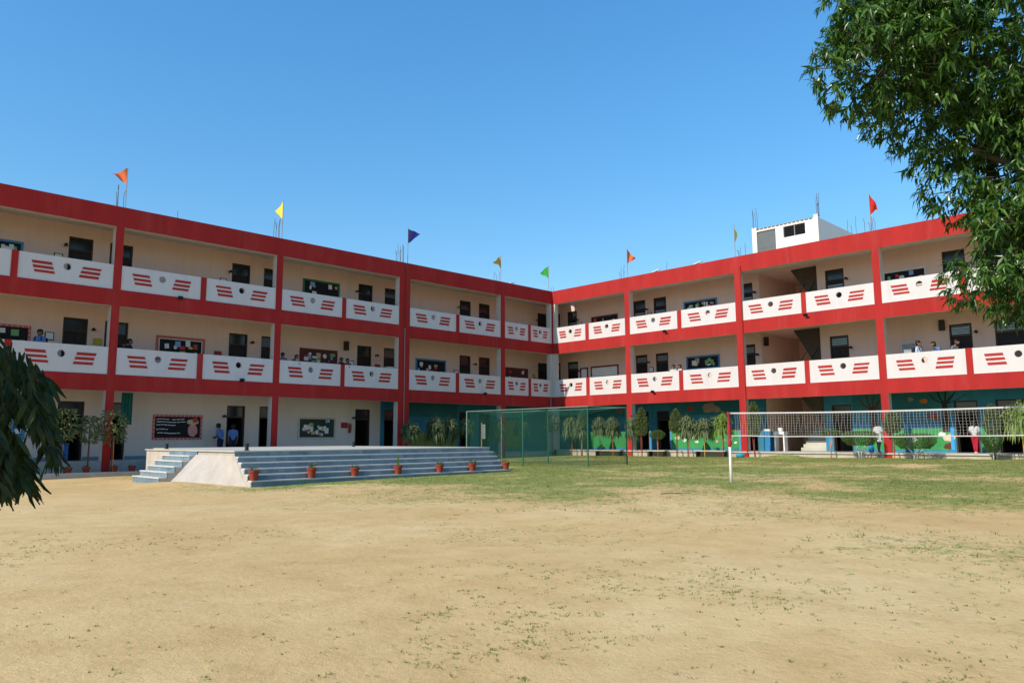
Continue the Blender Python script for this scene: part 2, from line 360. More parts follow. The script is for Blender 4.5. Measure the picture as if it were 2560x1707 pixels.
# balcony panels: a plate with a round hole, six raised slanted stripes
rnd_p = random.Random(12)
def panel(w, s0, s1, z0, z1, hole=True):
    n = 32; cs = (s0+s1)/2; cz = z1 - 0.345*(z1-z0); r = 0.128
    if s1-s0 < 2: r = 0.115
    angs = [2*math.pi*k/n for k in range(n)]
    def rim(t):
        dx, dz = math.cos(t), math.sin(t); k = []
        if dx > 1e-9: k.append((s1-cs)/dx)
        if dx < -1e-9: k.append((s0-cs)/dx)
        if dz > 1e-9: k.append((z1-cz)/dz)
        if dz < -1e-9: k.append((z0-cz)/dz)
        q = min(k); return (cs+dx*q, cz+dz*q)
    corners = [math.atan2(b-cz, a-cs) % (2*math.pi) for a in (s0, s1) for b in (z0, z1)]
    for c in corners:                                     # move the nearest spoke onto each corner
        i = min(range(n), key=lambda i: abs((angs[i]-c+math.pi) % (2*math.pi)-math.pi)); angs[i] = c
    mb = MB(); V = []
    for d in (0.03, 0.15):
        for t in angs: V.append(Q(w, cs+r*math.cos(t), d, cz+r*math.sin(t)))
        for t in angs: a = rim(t); V.append(Q(w, a[0], d, a[1]))
    Fs = []
    for k in range(n):
        j = (k+1) % n
        Fs += [(k, j, n+j, n+k), (2*n+k, 3*n+k, 3*n+j, 2*n+j), (k, 2*n+k, 2*n+j, j), (n+k, n+j, 3*n+j, 3*n+k)]
    mb.add(V, Fs); p = mb.build('balcony_panel', [WHITE], WING[w], fix=True)
    H = z1-z0; Wd = s1-s0
    # stripes: the upper one sits farthest out; ends are cut on the slant
    for side in (-1, 1):
        for row in range(3):
            zc = z1 - H*(0.315 + 0.170*row); h = 0.052*H*1.9/2
            o0 = 0.366 - 0.0150*row; o1 = 0.158 - 0.0150*row; sl = 0.007
            jx, jz, h = rnd_p.uniform(-.008, .008), rnd_p.uniform(-.006, .006), h*rnd_p.uniform(.9, 1.1); o0 += jx*.5; zc += jz
            pts = [(cs+side*Wd*(o0+sl), zc+h), (cs+side*Wd*(o1+sl), zc+h), (cs+side*Wd*(o1-sl*.4), zc-h), (cs+side*Wd*(o0-sl*.4), zc-h)]
            V = [Q(w, a, dd, b) for dd in (0.018, 0.0285) for a, b in pts]
            MB().add(V, [(0,1,2,3), (7,6,5,4), (0,4,5,1), (1,5,6,2), (2,6,7,3), (3,7,4,0)]).build('stripe', STRIPE, p, fix=True)
    return p
for w in 'LR':
    cuts = sorted(COLS[w] + MIDS[w]); lo = 0.0 if w == 'L' else 0.20
    prev = 0.20
    for a, b in cuts:
        for i in (1, 2): panel(w, prev, a, PB[i], PT[i])
        prev = b

# corridor walls with door openings
DOORS = {('L', 2): [(24.47, 25.32), (23.01, 23.87), (18.02, 18.87), (16.52, 17.37), (11.45, 12.3), (9.85, 10.7), (4.75, 5.58), (3.26, 4.12), (-1.67, -0.83), (31.0, 31.85), (29.6, 30.4)],
         ('R', 2): [(-1.57, -1.17), (-0.56, 0.22), (4.49, 5.32), (5.88, 6.72), (11.12, 11.89), (15.58, 16.45), (20.57, 21.43), (22.2, 23.1), (27.2, 28.0)]}
DOORS[('L', 1)] = DOORS[('L', 2)]
DOORS[('L', 0)] = [(24.4, 25.3), (22.9, 23.75), (18.0, 18.82), (16.5, 17.33), (11.47, 12.33), (9.9, 10.61), (4.75, 5.58), (3.26, 4.12), (31.0, 31.85)]
DOORS[('R', 1)] = [(-1.52, -1.18), (-0.58, 0.26), (4.56, 5.36), (5.93, 6.74), (11.12, 11.89), (15.63, 16.49), (20.63, 21.47), (22.28, 23.3), (27.2, 28.0)]
DOORS[('R', 0)] = [(-0.56, 0.22), (4.5, 5.35), (5.88, 6.71), (11.0, 11.84), (15.54, 16.42), (20.58, 21.45), (22.08, 23.04), (27.2, 28.0)]
STAIR = (12.24, 15.19)
rnd = random.Random(4)
ROOMM = mat('darkened_room_wall', (0.06, 0.05, 0.045), 0.9, 0.2, 2)  # dark brown stands in for the lack of light inside
def make_door(w, fl, s0, s1):
    W = WING[w]; z0 = FLOOR[fl] if fl else F0[w]; z1 = DTOP[fl]; t = 0.055
    mb = MB()
    wbox(w, s0, s0+t, 2.03, 2.14, z0, z1, mb); wbox(w, s1-t, s1, 2.03, 2.14, z0, z1, mb); wbox(w, s0+t, s1-t, 2.03, 2.14, z1-t, z1, mb)
    tr = z1-0.50
    wbox(w, s0+t, s1-t, 2.035, 2.13, tr-0.03, tr+0.03, mb)
    d = mb.build('door', FRAMEM, W)
    mid = (s0+s1)/2
    if fl == 0:                                            # open doorway: room behind, its shade put in as dark colour, leaves swung inwards
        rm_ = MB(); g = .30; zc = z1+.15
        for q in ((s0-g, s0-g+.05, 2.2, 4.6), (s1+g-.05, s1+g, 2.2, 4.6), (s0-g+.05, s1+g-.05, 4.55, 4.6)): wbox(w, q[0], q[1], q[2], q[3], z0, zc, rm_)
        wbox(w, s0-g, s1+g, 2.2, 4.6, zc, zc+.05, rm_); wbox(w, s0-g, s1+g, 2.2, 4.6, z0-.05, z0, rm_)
        rm_.build('darkened_room', ROOMM, d)
        for a, b in ((s0+t, s0+t+.035), (s1-t-.035, s1-t)): wbox(w, a, b, 2.15, 2.15+(s1-s0)/2-t, z0+.01, tr-.034).build('leaf', DOORW, d)
        wbox(w, s0+t+.002, s1-t-.002, 2.095, 2.105, tr+0.032, z1-t-.002).build('pane', GLASS, d)
        return d
    for a, b in ((s0+t+.004, mid-.004), (mid+.004, s1-t-.004)):
        lf = MB(); wbox(w, a, b, 2.075, 2.115, z0+0.01, tr-0.034, lf)
        wbox(w, a+.06, b-.06, 2.066, 2.0745, z0+0.15, z0+0.75, lf); wbox(w, a+.06, b-.06, 2.066, 2.0745, z0+0.90, tr-0.15, lf)
        lf.build('leaf', DOORW, d)
    wbox(w, s0+t+.002, s1-t-.002, 2.095, 2.105, tr+0.032, z1-t-.002).build('pane', GLASS, d)
    if w == 'R' and fl:  # pale blades stand in for reflections on the door glass
        for k in range(3):
            zz = z1-1.02+0.11*k if fl == 2 else z1-0.42+0.10*k
            wbox(w, s0+t+.03, s1-t-.03, 2.040, 2.050, zz, zz+0.075).build('reflection_louvre', LOUV_GLINT, d)
    else:
        hd = MB(); hd.tube([Q(w, mid-.05, 2.05, z0+1.0), Q(w, mid-.05, 2.05, z0+1.22)], .011, 6); hd.build('handle', STEEL, d)
    return d
for w in 'LR':
    for fl in range(3):
        z0 = (FLOOR[fl] if fl else F0[w]); z1 = CEILZ[fl]; ops = [(a, b, DTOP[fl]) for a, b in DOORS[(w, fl)]]
        if w == 'R': ops.append((STAIR[0], STAIR[1], z1-0.10))
        ops.sort(); segs = []; prev = -2.2 if w == 'R' else -2.0
        for a, b, t in ops:
            segs.append((prev, a, z0, z1)); segs.append((a, b, t, z1)); prev = b
        segs.append((prev, END[w], z0, z1))
        mural = fl == 0
        mbc = MB(); mbm = MB()
        for a, b, c, e in segs:
            if mural and w == 'L':
                if a < 10.85 < b: wbox(w, a, 10.85, 2.0, 2.2, c, e, mbm); wbox(w, 10.85, b, 2.0, 2.2, c, e, mbc)
                elif b <= 10.85: wbox(w, a, b, 2.0, 2.2, c, e, mbm)
                else: wbox(w, a, b, 2.0, 2.2, c, e, mbc)
            elif mural: wbox(w, a, b, 2.0, 2.2, c, e, mbm)
            else: wbox(w, a, b, 2.0, 2.2, c, e, mbc)
        if mbc.v: mbc.build('corridor_wall', BOUNCEW if mural else CREAM, WING[w])
        if mbm.v: MUR = mbm.build('mural_wall', MURAL, WING[w]); MUR['label'] = 'wall painted as a blue and teal mural'
        for a, b in DOORS[(w, fl)]: make_door(w, fl, a, b)

# stair well of the right wing: side walls, back wall, sloping flights
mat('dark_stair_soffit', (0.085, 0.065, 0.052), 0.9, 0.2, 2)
for fl in range(3):
    z0 = FLOOR[fl] if fl else F0['R']; z1 = CEILZ[fl]-0.10
    mb = MB()
    mb.box((STAIR[0]-.15, 2.2, z0), (STAIR[0], 6.2, z1)); mb.box((STAIR[1], 2.2, z0), (STAIR[1]+.15, 6.2, z1)); mb.box((STAIR[0]-.15, 6.2, z0), (STAIR[1]+.15, 6.35, z1))
    mb.box((STAIR[0]-.15, 2.2, z1), (STAIR[1]+.15, 6.35, z1+.1))
    mb.build('stair_well_wall', CREAM, WR)
    if fl:
        a0, a1 = 13.75, 14.75
        V = [(a0, 2.35, z1), (STAIR[1], 2.35, z1), (STAIR[1], 2.35, z0+.95), (a1, 2.35, z0+.95)]
        V += [(x, 3.6, z) for x, y, z in V]
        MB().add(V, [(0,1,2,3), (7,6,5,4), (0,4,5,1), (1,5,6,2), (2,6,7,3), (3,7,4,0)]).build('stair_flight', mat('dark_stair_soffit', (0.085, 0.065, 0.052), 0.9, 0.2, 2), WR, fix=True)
        rl = MB(); rl.tube([(14.0, 2.28, z0+.45), (14.95, 2.28, z0+1.75)], .018); rl.tube([(13.7, 2.28, z0+.75), (14.5, 2.28, z0+1.75)], .014)
        rl.build('stair_rail', DARK, WR)
    else:
        for k in range(7):
            MB().box((13.85, 2.3+k*.28, z0), (15.15, 2.3+k*.28+.279, z0+.16*(k+1))).build('stair_step', DECK, WR)
        V = [(13.9, 2.35, z1), (15.15, 2.35, z1), (15.15, 2.35, z0+1.15), (14.7, 2.35, z0+1.5)]; V += [(x, 3.2, z) for x, y, z in V]
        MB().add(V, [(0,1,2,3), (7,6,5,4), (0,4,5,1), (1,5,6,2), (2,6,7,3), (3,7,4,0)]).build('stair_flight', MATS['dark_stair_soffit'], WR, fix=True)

# plinths
MB().box((-0.0, 0.02, -0.6), (31.5, 2.0, F0['R']-.001), 1, {'+z': 0}).build('plinth', [FLOORM, PLINTH], WR)
MB().box((-2.0, -37.5, -0.8), (-0.02, 2.0, F0['L']-.001), 1, {'+z': 0}).build('plinth', [FLOORM, KERBM], WL)
# nosing slab along the right plinth, lower planter strip and kerb along the left one
MB().box((0.3, -0.045, F0['R']-.065), (31.5, 0.019, F0['R']-.004)).build('plinth_nosing', FLOORM, WR)
MB().box((1.25, -37.5, -0.9), (1.42, -4.5, -0.34)).build('planter_kerb', KERBM, WL)
MB().box((0.0, -37.5, -0.9), (1.249, -1.0, -0.40)).build('planter_bed', mat('planter_soil', (0.16, 0.12, 0.08), 1, 0.25, 6, 0.3, 20), WL)
# skirting on the left ground floor
for a, b in ((12.36, 16.47), (18.85, 22.87), (23.78, 24.37), (25.33, 30.9)):
    wbox('L', a, b, 1.985, 1.9995, 0.0, 0.13).build('skirting', TILE[0], WL)
# drain pipes
MB().tube([(12.33, -.035, -0.2), (12.33, -.035, 9.0)], .035, 8).build('drain_pipe', RED, WR)
MB().tube([(.03, -10.88, -0.35), (.03, -10.88, 6.2)], .022, 8).build('drain_pipe', GREYP, WL)
MB().tube([(.03, -10.88, 6.2), (.03, -10.88, 9.4)], .018, 8).build('drain_pipe', mat('dark_red_pipe', (.2, .02, .018), .7), WL)
MB().tube([(.05, -.26, 3.1), (.05, -.26, -.35)], .03, 8).build('drain_pipe', GREYP, WL)
# ------------------------------------------------------------------ painted mural shapes (flat paint, a few mm proud, on the walls)
def flat(name, w, pts, M, parent, d=1.992):
    """flat painted outline on the corridor wall; pts in (s, z)"""
    n = len(pts); V = [Q(w, a, d, b) for a, b in pts] + [Q(w, a, 1.9985, b) for a, b in pts]
    F = [tuple(range(n)), tuple(range(2*n-1, n-1, -1))] + [(i, n+i, n+(i+1) % n, (i+1) % n) for i in range(n)]
    return MB().add(V, F).build(name, M, parent, fix=True)
def disc(cx, cz, rx, rz, n=12, wob=0.0, seed=0):
    r = random.Random(seed); return [(cx+rx*(1+wob*(r.random()-.5))*math.cos(2*math.pi*k/n), cz+rz*(1+wob*(r.random()-.5))*math.sin(2*math.pi*k/n)) for k in range(n)]
MUR_R = [o for o in WR.children if o.name.startswith('mural_wall')][0]
PAINT = {k: mat('mural_paint_'+k, c, .8, .15, 5) for k, c in dict(brown=(.10,.035,.02), red=(.40,.03,.02), orange=(.55,.16,.02), cream=(.62,.5,.34),
         white=(.75,.75,.72), yellow=(.6,.45,.05), beige=(.32,.23,.17), bluep=(.05,.33,.72), dkgreen=(.03,.12,.05), hill=(.22,.26,.06), pink=(.62,.32,.25)).items()}
for a, b in ((0.28, 4.42), (6.76, 10.92), (16.48, 20.5), (21.5, 22.02), (23.1, 27.1)):
    flat('painted_meadow', 'R', [(a, .20), (b, .20), (b, 1.10), (a, 1.10)], MGREEN, MUR_R, 1.995)
for a, b in ((0.28, 4.42), (6.76, 10.92), (16.48, 20.5), (23.1, 27.1)):
    flat('painted_upper_band', 'R', [(a, 1.95), (b, 1.95), (b, 2.84), (a, 2.84)], MURALT, MUR_R, 1.995)
for a, b in ((16.48, 20.5), (21.5, 22.02), (23.1, 27.1)):
    flat('painted_water', 'R', [(a, 1.105), (b, 1.105), (b, 1.28), (a, 1.34)], SKYB, MUR_R, 1.995)
flat('painted_edge', 'R', [(10.2, 1.105), (10.92, 1.105), (10.92, 1.15), (10.2, 1.15)], PAINT['orange'], MUR_R)
def painted_tree(s, z0, h, M, lean=0.1):
    flat('painted_trunk', 'R', [(s-.16, z0), (s+.16, z0), (s+.11, z0+h*.55), (s+.07+lean*.2, z0+h*.7), (s-.09, z0+h*.7), (s-.10, z0+h*.5)], M, MUR_R, 1.990)
    for dx, dz, t in ((-.55, .55, .05), (.45, .62, .07), (-.25, .85, .045), (.85, .45, .04), (.15, .9, .04)):
        a = (s+dx*.08, z0+h*.62); b = (s+dx, z0+h*.62+dz*h*.45)
        m_ = (a[0]*.4+b[0]*.6-.05, a[1]*.5+b[1]*.5)
        flat('painted_branch', 'R', [(a[0]-t, a[1]), (m_[0]-t*.8, m_[1]), (b[0]-t*.3, b[1]), (b[0]+t*.3, b[1]), (m_[0]+t*.8, m_[1]), (a[0]+t, a[1])], M, MUR_R, 1.9905-0.0005*dx)
painted_tree(17.35, .55, 2.2, PAINT['brown']); painted_tree(20.25, .95, 1.85, mat('mural_paint_umber', (.03, .018, .018), .8, .1, 5), -.1)
for s, z, r, c, k in ((8.05, 2.28, .19, 'red', 1), (9.2, 2.3, .42, 'beige', 2), (9.6, 2.2, .25, 'beige', 3), (18.95, 2.35, .13, 'beige', 4), (19.45, 2.25, .15, 'orange', 5), (9.3, 1.75, .12, 'yellow', 6),
                      (19.75, 1.62, .20, 'red', 7), (19.95, 1.5, .12, 'red', 8), (3.3, 2.3, .2, 'red', 9), (7.2, .75, .16, 'cream', 10), (7.6, .62, .14, 'white', 11), (8.1, .8, .17, 'cream', 12), (8.35, .55, .12, 'white', 13),
                      (9.55, .55, .10, 'pink', 14), (10.0, .62, .09, 'beige', 15), (10.3, .35, .12, 'cream', 16), (10.6, .5, .08, 'white', 17), (9.1, .95, .1, 'cream', 18), (20.3, .70, .25, 'cream', 19), (20.05, .85, .14, 'white', 20), (20.3, .35, .22, 'brown', 21),
                      (18.9, .62, .2, 'white', 22), (23.7, .75, .12, 'dkgreen', 23), (25.0, .6, .14, 'orange', 24)):
    flat('painted_motif', 'R', disc(s, z, r, r*.62, 11, .5, k), PAINT[c], MUR_R, 1.9885-0.0002*k)
for s, c in ((20.75-.30, 'bluep'), (18.75, 'bluep'), (23.25, 'beige'), (23.85, 'bluep'), (24.5, 'beige')):
    flat('painted_fence_post', 'R', [(s-.07, .2), (s+.07, .2), (s+.05, 1.2), (s-.05, 1.2)], PAINT[c], MUR_R, 1.984)
flat('painted_fence_rail', 'R', [(23.12, .62), (24.9, .62), (24.9, .67), (23.12, .67)], PAINT['cream'], MUR_R, 1.986)
for s in (4.38, 5.42, 6.78, 15.42, 10.85): flat('painted_door_edge', 'R', [(s-.05, .12), (s+.05, .12), (s+.05, 1.15), (s-.05, 1.15)], SKYB, MUR_R, 1.983)
MUR_L = [o for o in WL.children if o.name.startswith('mural_wall')][0]
flat('painted_upper_band', 'L', [(5.7, 1.9), (9.8, 1.9), (9.8, 2.84), (5.7, 2.84)], MURALT, MUR_L, 1.995)
for s, z, rx, rz, c, k in ((8.5, .35, 1.2, .55, 'hill', 1), (6.6, .3, .8, .5, 'hill', 2), (9.2, 1.15, .35, .25, 'beige', 3), (7.3, 1.55, .25, .2, 'beige', 4), (1.6, .9, 1.3, .9, 'hill', 5)):
    flat('painted_hill', 'L', disc(s, max(z, rz+.06), rx, rz, 14, .25, k), PAINT[c], MUR_L, 1.9905-.0005*k)

# ------------------------------------------------------------------ notice boards, wall fittings
def wall_thing(name, w, s, z, d=1.998):
    """an empty on a corridor wall; local x runs along the wall, local -y points into the court, z up"""
    return empty(name, Q(w, s, d, z), 0.0 if w == 'R' else RAD(90))
# for the left wing local +x (rotated 90 deg) points to +Y, i.e. towards smaller s
PAPER = [mat('paper_%s' % k, c, .8, .08, 5) for k, c in dict(white=(.72,.72,.70), yellow=(.62,.48,.10), pink=(.62,.28,.25), blue=(.22,.38,.62), green=(.18,.4,.16), tan=(.55,.42,.26), red=(.5,.06,.05)).items()]
BLACKB = mat('board_black', (.012, .012, .013), .8, .2, 6)
def board(w, s0, s1, z0, z1, frame, field, label, papers=8, seed=0, dots=False, text=False, cat='notice board'):
    W_ = s1-s0; H = z1-z0; r = random.Random(seed)
    t = wall_thing('notice_board', w, (s0+s1)/2, z0); tag(t, label, cat, 'notice boards on the corridor walls')
    f = .085 if H > .6 else .06
    mb = MB()
    for a, b in (((-W_/2, -.035, 0), (W_/2, 0, f)), ((-W_/2, -.035, H-f), (W_/2, 0, H)), ((-W_/2, -.035, f), (-W_/2+f, 0, H-f)), ((W_/2-f, -.035, f), (W_/2, 0, H-f))): mb.box(a, b)
    fo = mb.build('frame', frame, t)
    MB().box((-W_/2+f, -.015, f), (W_/2-f, -.001, H-f)).build('field', field, t)
    if dots:
        dm = MB(); n = int(W_/.16)
        for k in range(n):
            for zz in (f/2, H-f/2): dm.lathe([(.018, 0), (.012, .006)], (0, 0, 0), 6) if False else dm.box((-W_/2+.08+k*(W_-.16)/(n-1)-.016, -.041, zz-.016), (-W_/2+.08+k*(W_-.16)/(n-1)+.016, -.0355, zz+.016))
        for k in range(1, int(H/.16)):
            for xx in (-W_/2+f/2, W_/2-f/2): dm.box((xx-.016, -.041, k*.16-.016), (xx+.016, -.0355, k*.16+.016))
        o = dm.build('frame_dots', PAPER[0], t); o['kind'] = 'stuff'
    for k in range(papers):
        pw, ph = r.uniform(.10, .26), r.uniform(.10, .26); px_ = r.uniform(-W_/2+f+pw/2+.02, W_/2-f-pw/2-.02); pz = r.uniform(f+ph/2+.02, max(f+ph/2+.03, H-f-ph/2-.02))
        a = r.uniform(-.12, .12); y = -.018-.0012*k
        c = [(-pw/2, -ph/2), (pw/2, -ph/2), (pw/2, ph/2), (-pw/2, ph/2)]
        if r.random() < .3: c = disc(0, 0, pw/2, ph/2, 9, .2, k)
        c = [(px_+x*math.cos(a)-z*math.sin(a), pz+x*math.sin(a)+z*math.cos(a)) for x, z in c]; n = len(c)
        V = [(x, y, z) for x, z in c] + [(x, y+.001, z) for x, z in c]
        MB().add(V, [tuple(range(n)), tuple(range(2*n-1, n-1, -1))] + [(i, n+i, n+(i+1) % n, (i+1) % n) for i in range(n)]).build('paper', r.choice(PAPER[:1]*3+PAPER), t)
    if text:
        for ln, (x0, x1, zz) in enumerate(text):
            lm = MB(); x = x0
            while x < x1:
                wd = r.uniform(.03, .07); dz = .012*math.sin(x*7)
                lm.box((x, -.0195, zz+dz-.016), (min(x+wd, x1), -.0155, zz+dz+.016)); x += wd+r.choice((.008, .008, .03))
            o = lm.build('writing', PAPER[0], t); o['kind'] = 'stuff'
    return t
PINKF = mat('frame_pink', (.50, .12, .10), .7, .15, 5); BLUEF = mat('frame_blue', (.07, .22, .42), .7, .12, 5); GREENF = mat('frame_green', (.025, .16, .08), .7, .12, 5)
REDF = mat('frame_dark_red', (.13, .02, .02), .7, .15, 5); CREAMF = mat('frame_cream', (.52, .46, .38), .7, .12, 5); WHITEF = mat('frame_white', (.62, .6, .56), .7, .1, 5); BROWNB = mat('field_brown', (.10, .03, .025), .8, .2, 5); GREENB = mat('field_green', (.03, .05, .04), .8, .3, 4)
board('L', 26.8, 28.8, 7.35, 8.02, BLUEF, BLACKB, 'blue framed notice board at the left end of the top corridor', 8, 1)
board('L', 26.36, 28.4, 3.95, 4.93, PINKF, BLACKB, 'pink dotted notice board behind dark leaves on the first floor', 10, 2, dots=True)
b_ = board('L', 19.93, 21.93, 4.02, 5.02, PINKF, BLACKB, 'pink framed black notice board with inner white border, first floor', 9, 3)
ib = MB()
for a, b in (((-.90, -.030, .1), (-.86, -.02, .9)), ((.86, -.030, .1), (.90, -.02, .9)), ((-.86, -.030, .86), (.86, -.02, .9))): ib.box(a, b)
ib.build('inner_border', WHITEF, b_)
b_ = board('L', 19.88, 21.88, .76, 1.78, PINKF, BLACKB, 'blackboard with pink dotted frame and white writing left of the stage', 0, 4, dots=True,
           text=[(-.85, -.35, .83), (-.85, .30, .72), (-.85, -.1, .60), (-.85, -.4, .42), (-.80, .1, .27), (-.25, .25, .83)])
for pts, M in ((disc(.62, .38, .20, .27, 14, .2, 3), PAPER[2]), (disc(.60, .72, .24, .12, 12, .4, 5), PAPER[5]), (disc(.70, .80, .12, .10, 10, .3, 6), PAPER[6])):
    n = len(pts); yy = -.018 if M is PAPER[2] else (-.020 if M is PAPER[5] else -.022)
    V = [(x, yy, z) for x, z in pts] + [(x, yy+.0015, z) for x, z in pts]
    MB().add(V, [tuple(range(n)), tuple(range(2*n-1, n-1, -1))] + [(i, n+i, n+(i+1) % n, (i+1) % n) for i in range(n)]).build('cutout_drawing', M, b_)
board('L', 13.4, 15.4, 7.45, 8.36, GREENF, BLACKB, 'green framed notice board on the top floor', 6, 5)
board('L', 13.44, 15.46, 4.10, 5.02, REDF, BROWNB, 'dark red notice board covered in cut-outs above a balcony panel', 14, 6)
board('L', 13.44, 15.43, .76, 1.78, CREAMF, GREENB, 'cream framed mural board behind the stage', 26, 7)
board('L', 6.58, 8.66, 4.1, 5.02, BLUEF, BLACKB, 'blue framed notice board with cream papers, shaded wing, first floor', 9, 8)
board('L', 0.1, 2.0, 4.0, 4.95, REDF, BROWNB, 'dark notice board next to the inner corner, first floor', 9, 9)
board('L', 26.3, 26.75, .77, 1.77, BLUEF, mat('field_blue', (.03, .16, .35), .7, .15, 4), 'narrow blue board on the ground floor behind hanging leaves', 2, 10)
board('R', 1.38, 3.37, 7.25, 7.98, REDF, BLACKB, 'dark red notice board near the inner corner, top floor', 8, 11)
board('R', 1.27, 3.34, 4.30, 4.99, REDF, PAPER[0], 'dark red framed white board near the inner corner, first floor', 0, 12, text=[(-.85, -.1, .40), (-.85, -.3, .28), (.1, .8, .40), (.2, .7, .28)])
board('R', 0.44, 1.06, 4.2, 4.97, REDF, PAPER[0], 'small tall whiteboard between a door and a long whiteboard', 0, 13)
board('R', 7.85, 9.88, 7.3, 8.05, BLUEF, BLACKB, 'blue framed notice board full of papers, sunny wing top floor', 18, 14)
board('R', 7.9, 9.9, 4.33, 5.06, BLUEF, BLACKB, 'blue framed notice board with coloured cut-outs, sunny wing first floor', 12, 15)
board('R', 18.15, 19.95, 7.25, 8.05, WHITEF, BLACKB, 'pale framed notice board beside the mango tree, top floor', 7, 16)

def wall_lamp(w, s, z, label):
    t = wall_thing('wall_lamp', w, s, z); tag(t, label, 'wall lamp', 'small wall lamps beside the doors')
    MB().box((-.03, -.02, -.05), (.03, 0, .05)).build('mounting_plate', BLACKP, t)
    MB().tube([(0, -.02, .0), (0, -.16, .02)], .014, 6).build('arm', BLACKP, t)
    MB().lathe([(.02, .06), (.05, .03), (.07, -.05)], (0, -.19, 0), 10).build('shade', BLACKP, t)
LAMPS = [('L', 25.45, 8.15, 'far left door, top floor, shaded wing'), ('L', 19.0, 8.1, 'door in the second bay, top floor, shaded wing'), ('L', 12.45, 8.1, 'door beside the green framed board, top floor'), ('L', 5.72, 8.1, 'door in the bay above the blue board, top floor'), ('L', -.7, 8.05, 'last door before the inner corner, top floor'),
 ('L', 24.3, 5.0, 'far left door, first floor, above a yellow sign'), ('L', 17.85, 5.05, 'door in the second bay, first floor, shaded wing'), ('L', 11.2, 4.95, 'door left of the double column, first floor'), ('L', 4.5, 4.95, 'between two doors right of the blue board, first floor'), ('L', -.85, 4.9, 'last door before the inner corner, first floor'),
 ('L', 18.98, 1.75, 'ground floor door where two people stand'), ('L', 12.48, 1.78, 'ground floor door near the fire extinguisher'), ('R', .35, 7.95, 'first door of the sunny wing, top floor'), ('R', 5.48, 7.95, 'between two doors in the second sunny bay, top floor'), ('R', 12.05, 8.0, 'door left of the stair opening, top floor'), ('R', 16.6, 8.0, 'door right of the stair opening, top floor'),
 ('R', .38, 4.8, 'first door of the sunny wing, first floor'), ('R', 5.5, 4.95, 'between two doors in the second sunny bay, first floor'), ('R', 12.05, 4.85, 'door left of the stair opening, first floor'), ('R', 16.62, 4.8, 'door right of the stair opening, first floor'), ('R', 21.65, 5.0, 'louvred door near the mango tree, first floor')]
for w, s, z, wh in LAMPS: wall_lamp(w, s, z, 'small black wall lamp, ' + wh)
def wall_box(name, w, s, z, sx, sz, M, label, cat, dep=.06, inner=None):
    t = wall_thing(name, w, s, z); tag(t, label, cat)
    MB().box((-sx/2, -dep, -sz/2), (sx/2, 0, sz/2)).build('casing', M, t)
    MB().box((-sx/2+.03, -dep-.006, -sz/2+.03), (sx/2-.03, -dep, sz/2-.03)).build('front_plate', inner or M, t)
    return t
REDB = mat('red_box', (.33, .015, .015), .5, .1, 6); YEL = mat('yellow_sign', (.42, .36, .04), .6, .1, 6)
wall_box('fire_box', 'L', 19.35, 4.42, .30, .26, REDB, 'red fire box left of a door in the second bay, first floor', 'fire box')
wall_box('fire_box', 'L', 11.1, 4.38, .28, .26, REDB, 'red fire box right of the door near the double column, first floor', 'fire box')
wall_box('fire_box', 'L', 12.95, 1.42, .34, .26, REDB, 'red fire box beside the door on the ground floor behind the stage', 'fire box')
wall_box('wall_sign', 'L', 24.1, 4.55, .32, .26, YEL, 'yellow sign right of a door on the first floor, far left', 'sign', .02)
wall_box('wall_sign', 'L', .02-.45, 4.55, .22, .26, YEL, 'small yellow sign near the inner corner, first floor', 'sign', .02)
for w, s, z, lb in (('L', 25.75, 4.62, 'dark framed picture left of a door, first floor, far left'), ('L', 25.65, 7.65, 'dark framed picture low on the top floor wall, far left'), ('L', 19.25, 7.63, 'dark framed picture left of a door, top floor second bay'), ('L', 12.65, 4.45, 'dark framed white notice left of a door in the fourth bay, first floor'),
                ('L', 5.85, 4.4, 'dark framed notice left of a door near the blue board, first floor'), ('R', 5.62, 4.52, 'dark framed notice between two doors, sunny wing first floor'), ('R', 5.6, 7.62, 'dark framed notice between two doors, sunny wing top floor'), ('R', .5, 7.62, 'pale framed notice beside a door at the inner corner, top floor'), ('L', -.62, 4.3, 'framed notice beside the corner door, first floor')):
    wall_box('picture_frame', w, s, z, .30, .30, BLACKP, lb, 'picture frame', .03, PAPER[0])
def speaker(w, s, z, label):
    t = wall_thing('wall_speaker', w, s, z); tag(t, label, 'speaker')
    MB().box((-.10, -.20, -.22), (.10, -.03, .22)).build('cabinet', mat('speaker_brown', (.03, .02, .016), .6, .2, 5), t)
    MB().box((-.08, -.207, -.19), (.08, -.2005, .19)).build('grille', BLACKP, t)
    MB().tube([(0, 0, .1), (0, -.03, .1)], .03, 6).build('bracket', BLACKP, t)
speaker('L', 13.0, 5.3, 'dark wall speaker beside a door in the third bay, first floor'); speaker('R', 20.4, 5.4, 'dark wall speaker left of the louvred door, sunny wing first floor')
speaker('R', 12.55, 5.45, 'dark wall speaker by the stair opening, sunny wing first floor')
t = wall_thing('fire_extinguisher', 'L', 12.68, 1.05); tag(t, 'red fire extinguisher on the wall beside the door behind the stage', 'extinguisher')
MB().lathe([(.05, 0), (.06, .02), (.06, .36), (.03, .42), (.02, .46)], (0, -.08, 0), 12).build('cylinder', REDB, t, smooth=True)
MB().tube([(0, -.08, .46), (.05, -.11, .48), (.09, -.10, .30), (.08, -.1, .12)], .01, 6).build('hose', BLACKP, t); MB().box((-.02, -.04, .2), (.02, 0, .24)).build('bracket', DARK, t)
t = wall_thing('air_conditioner', 'R', 19.1, 4.55); tag(t, 'window air conditioner with dark grille under the first floor speaker', 'air conditioner')
MB().box((-.30, -.28, -.21), (.30, 0, .21)).build('casing', WHITEF, t)
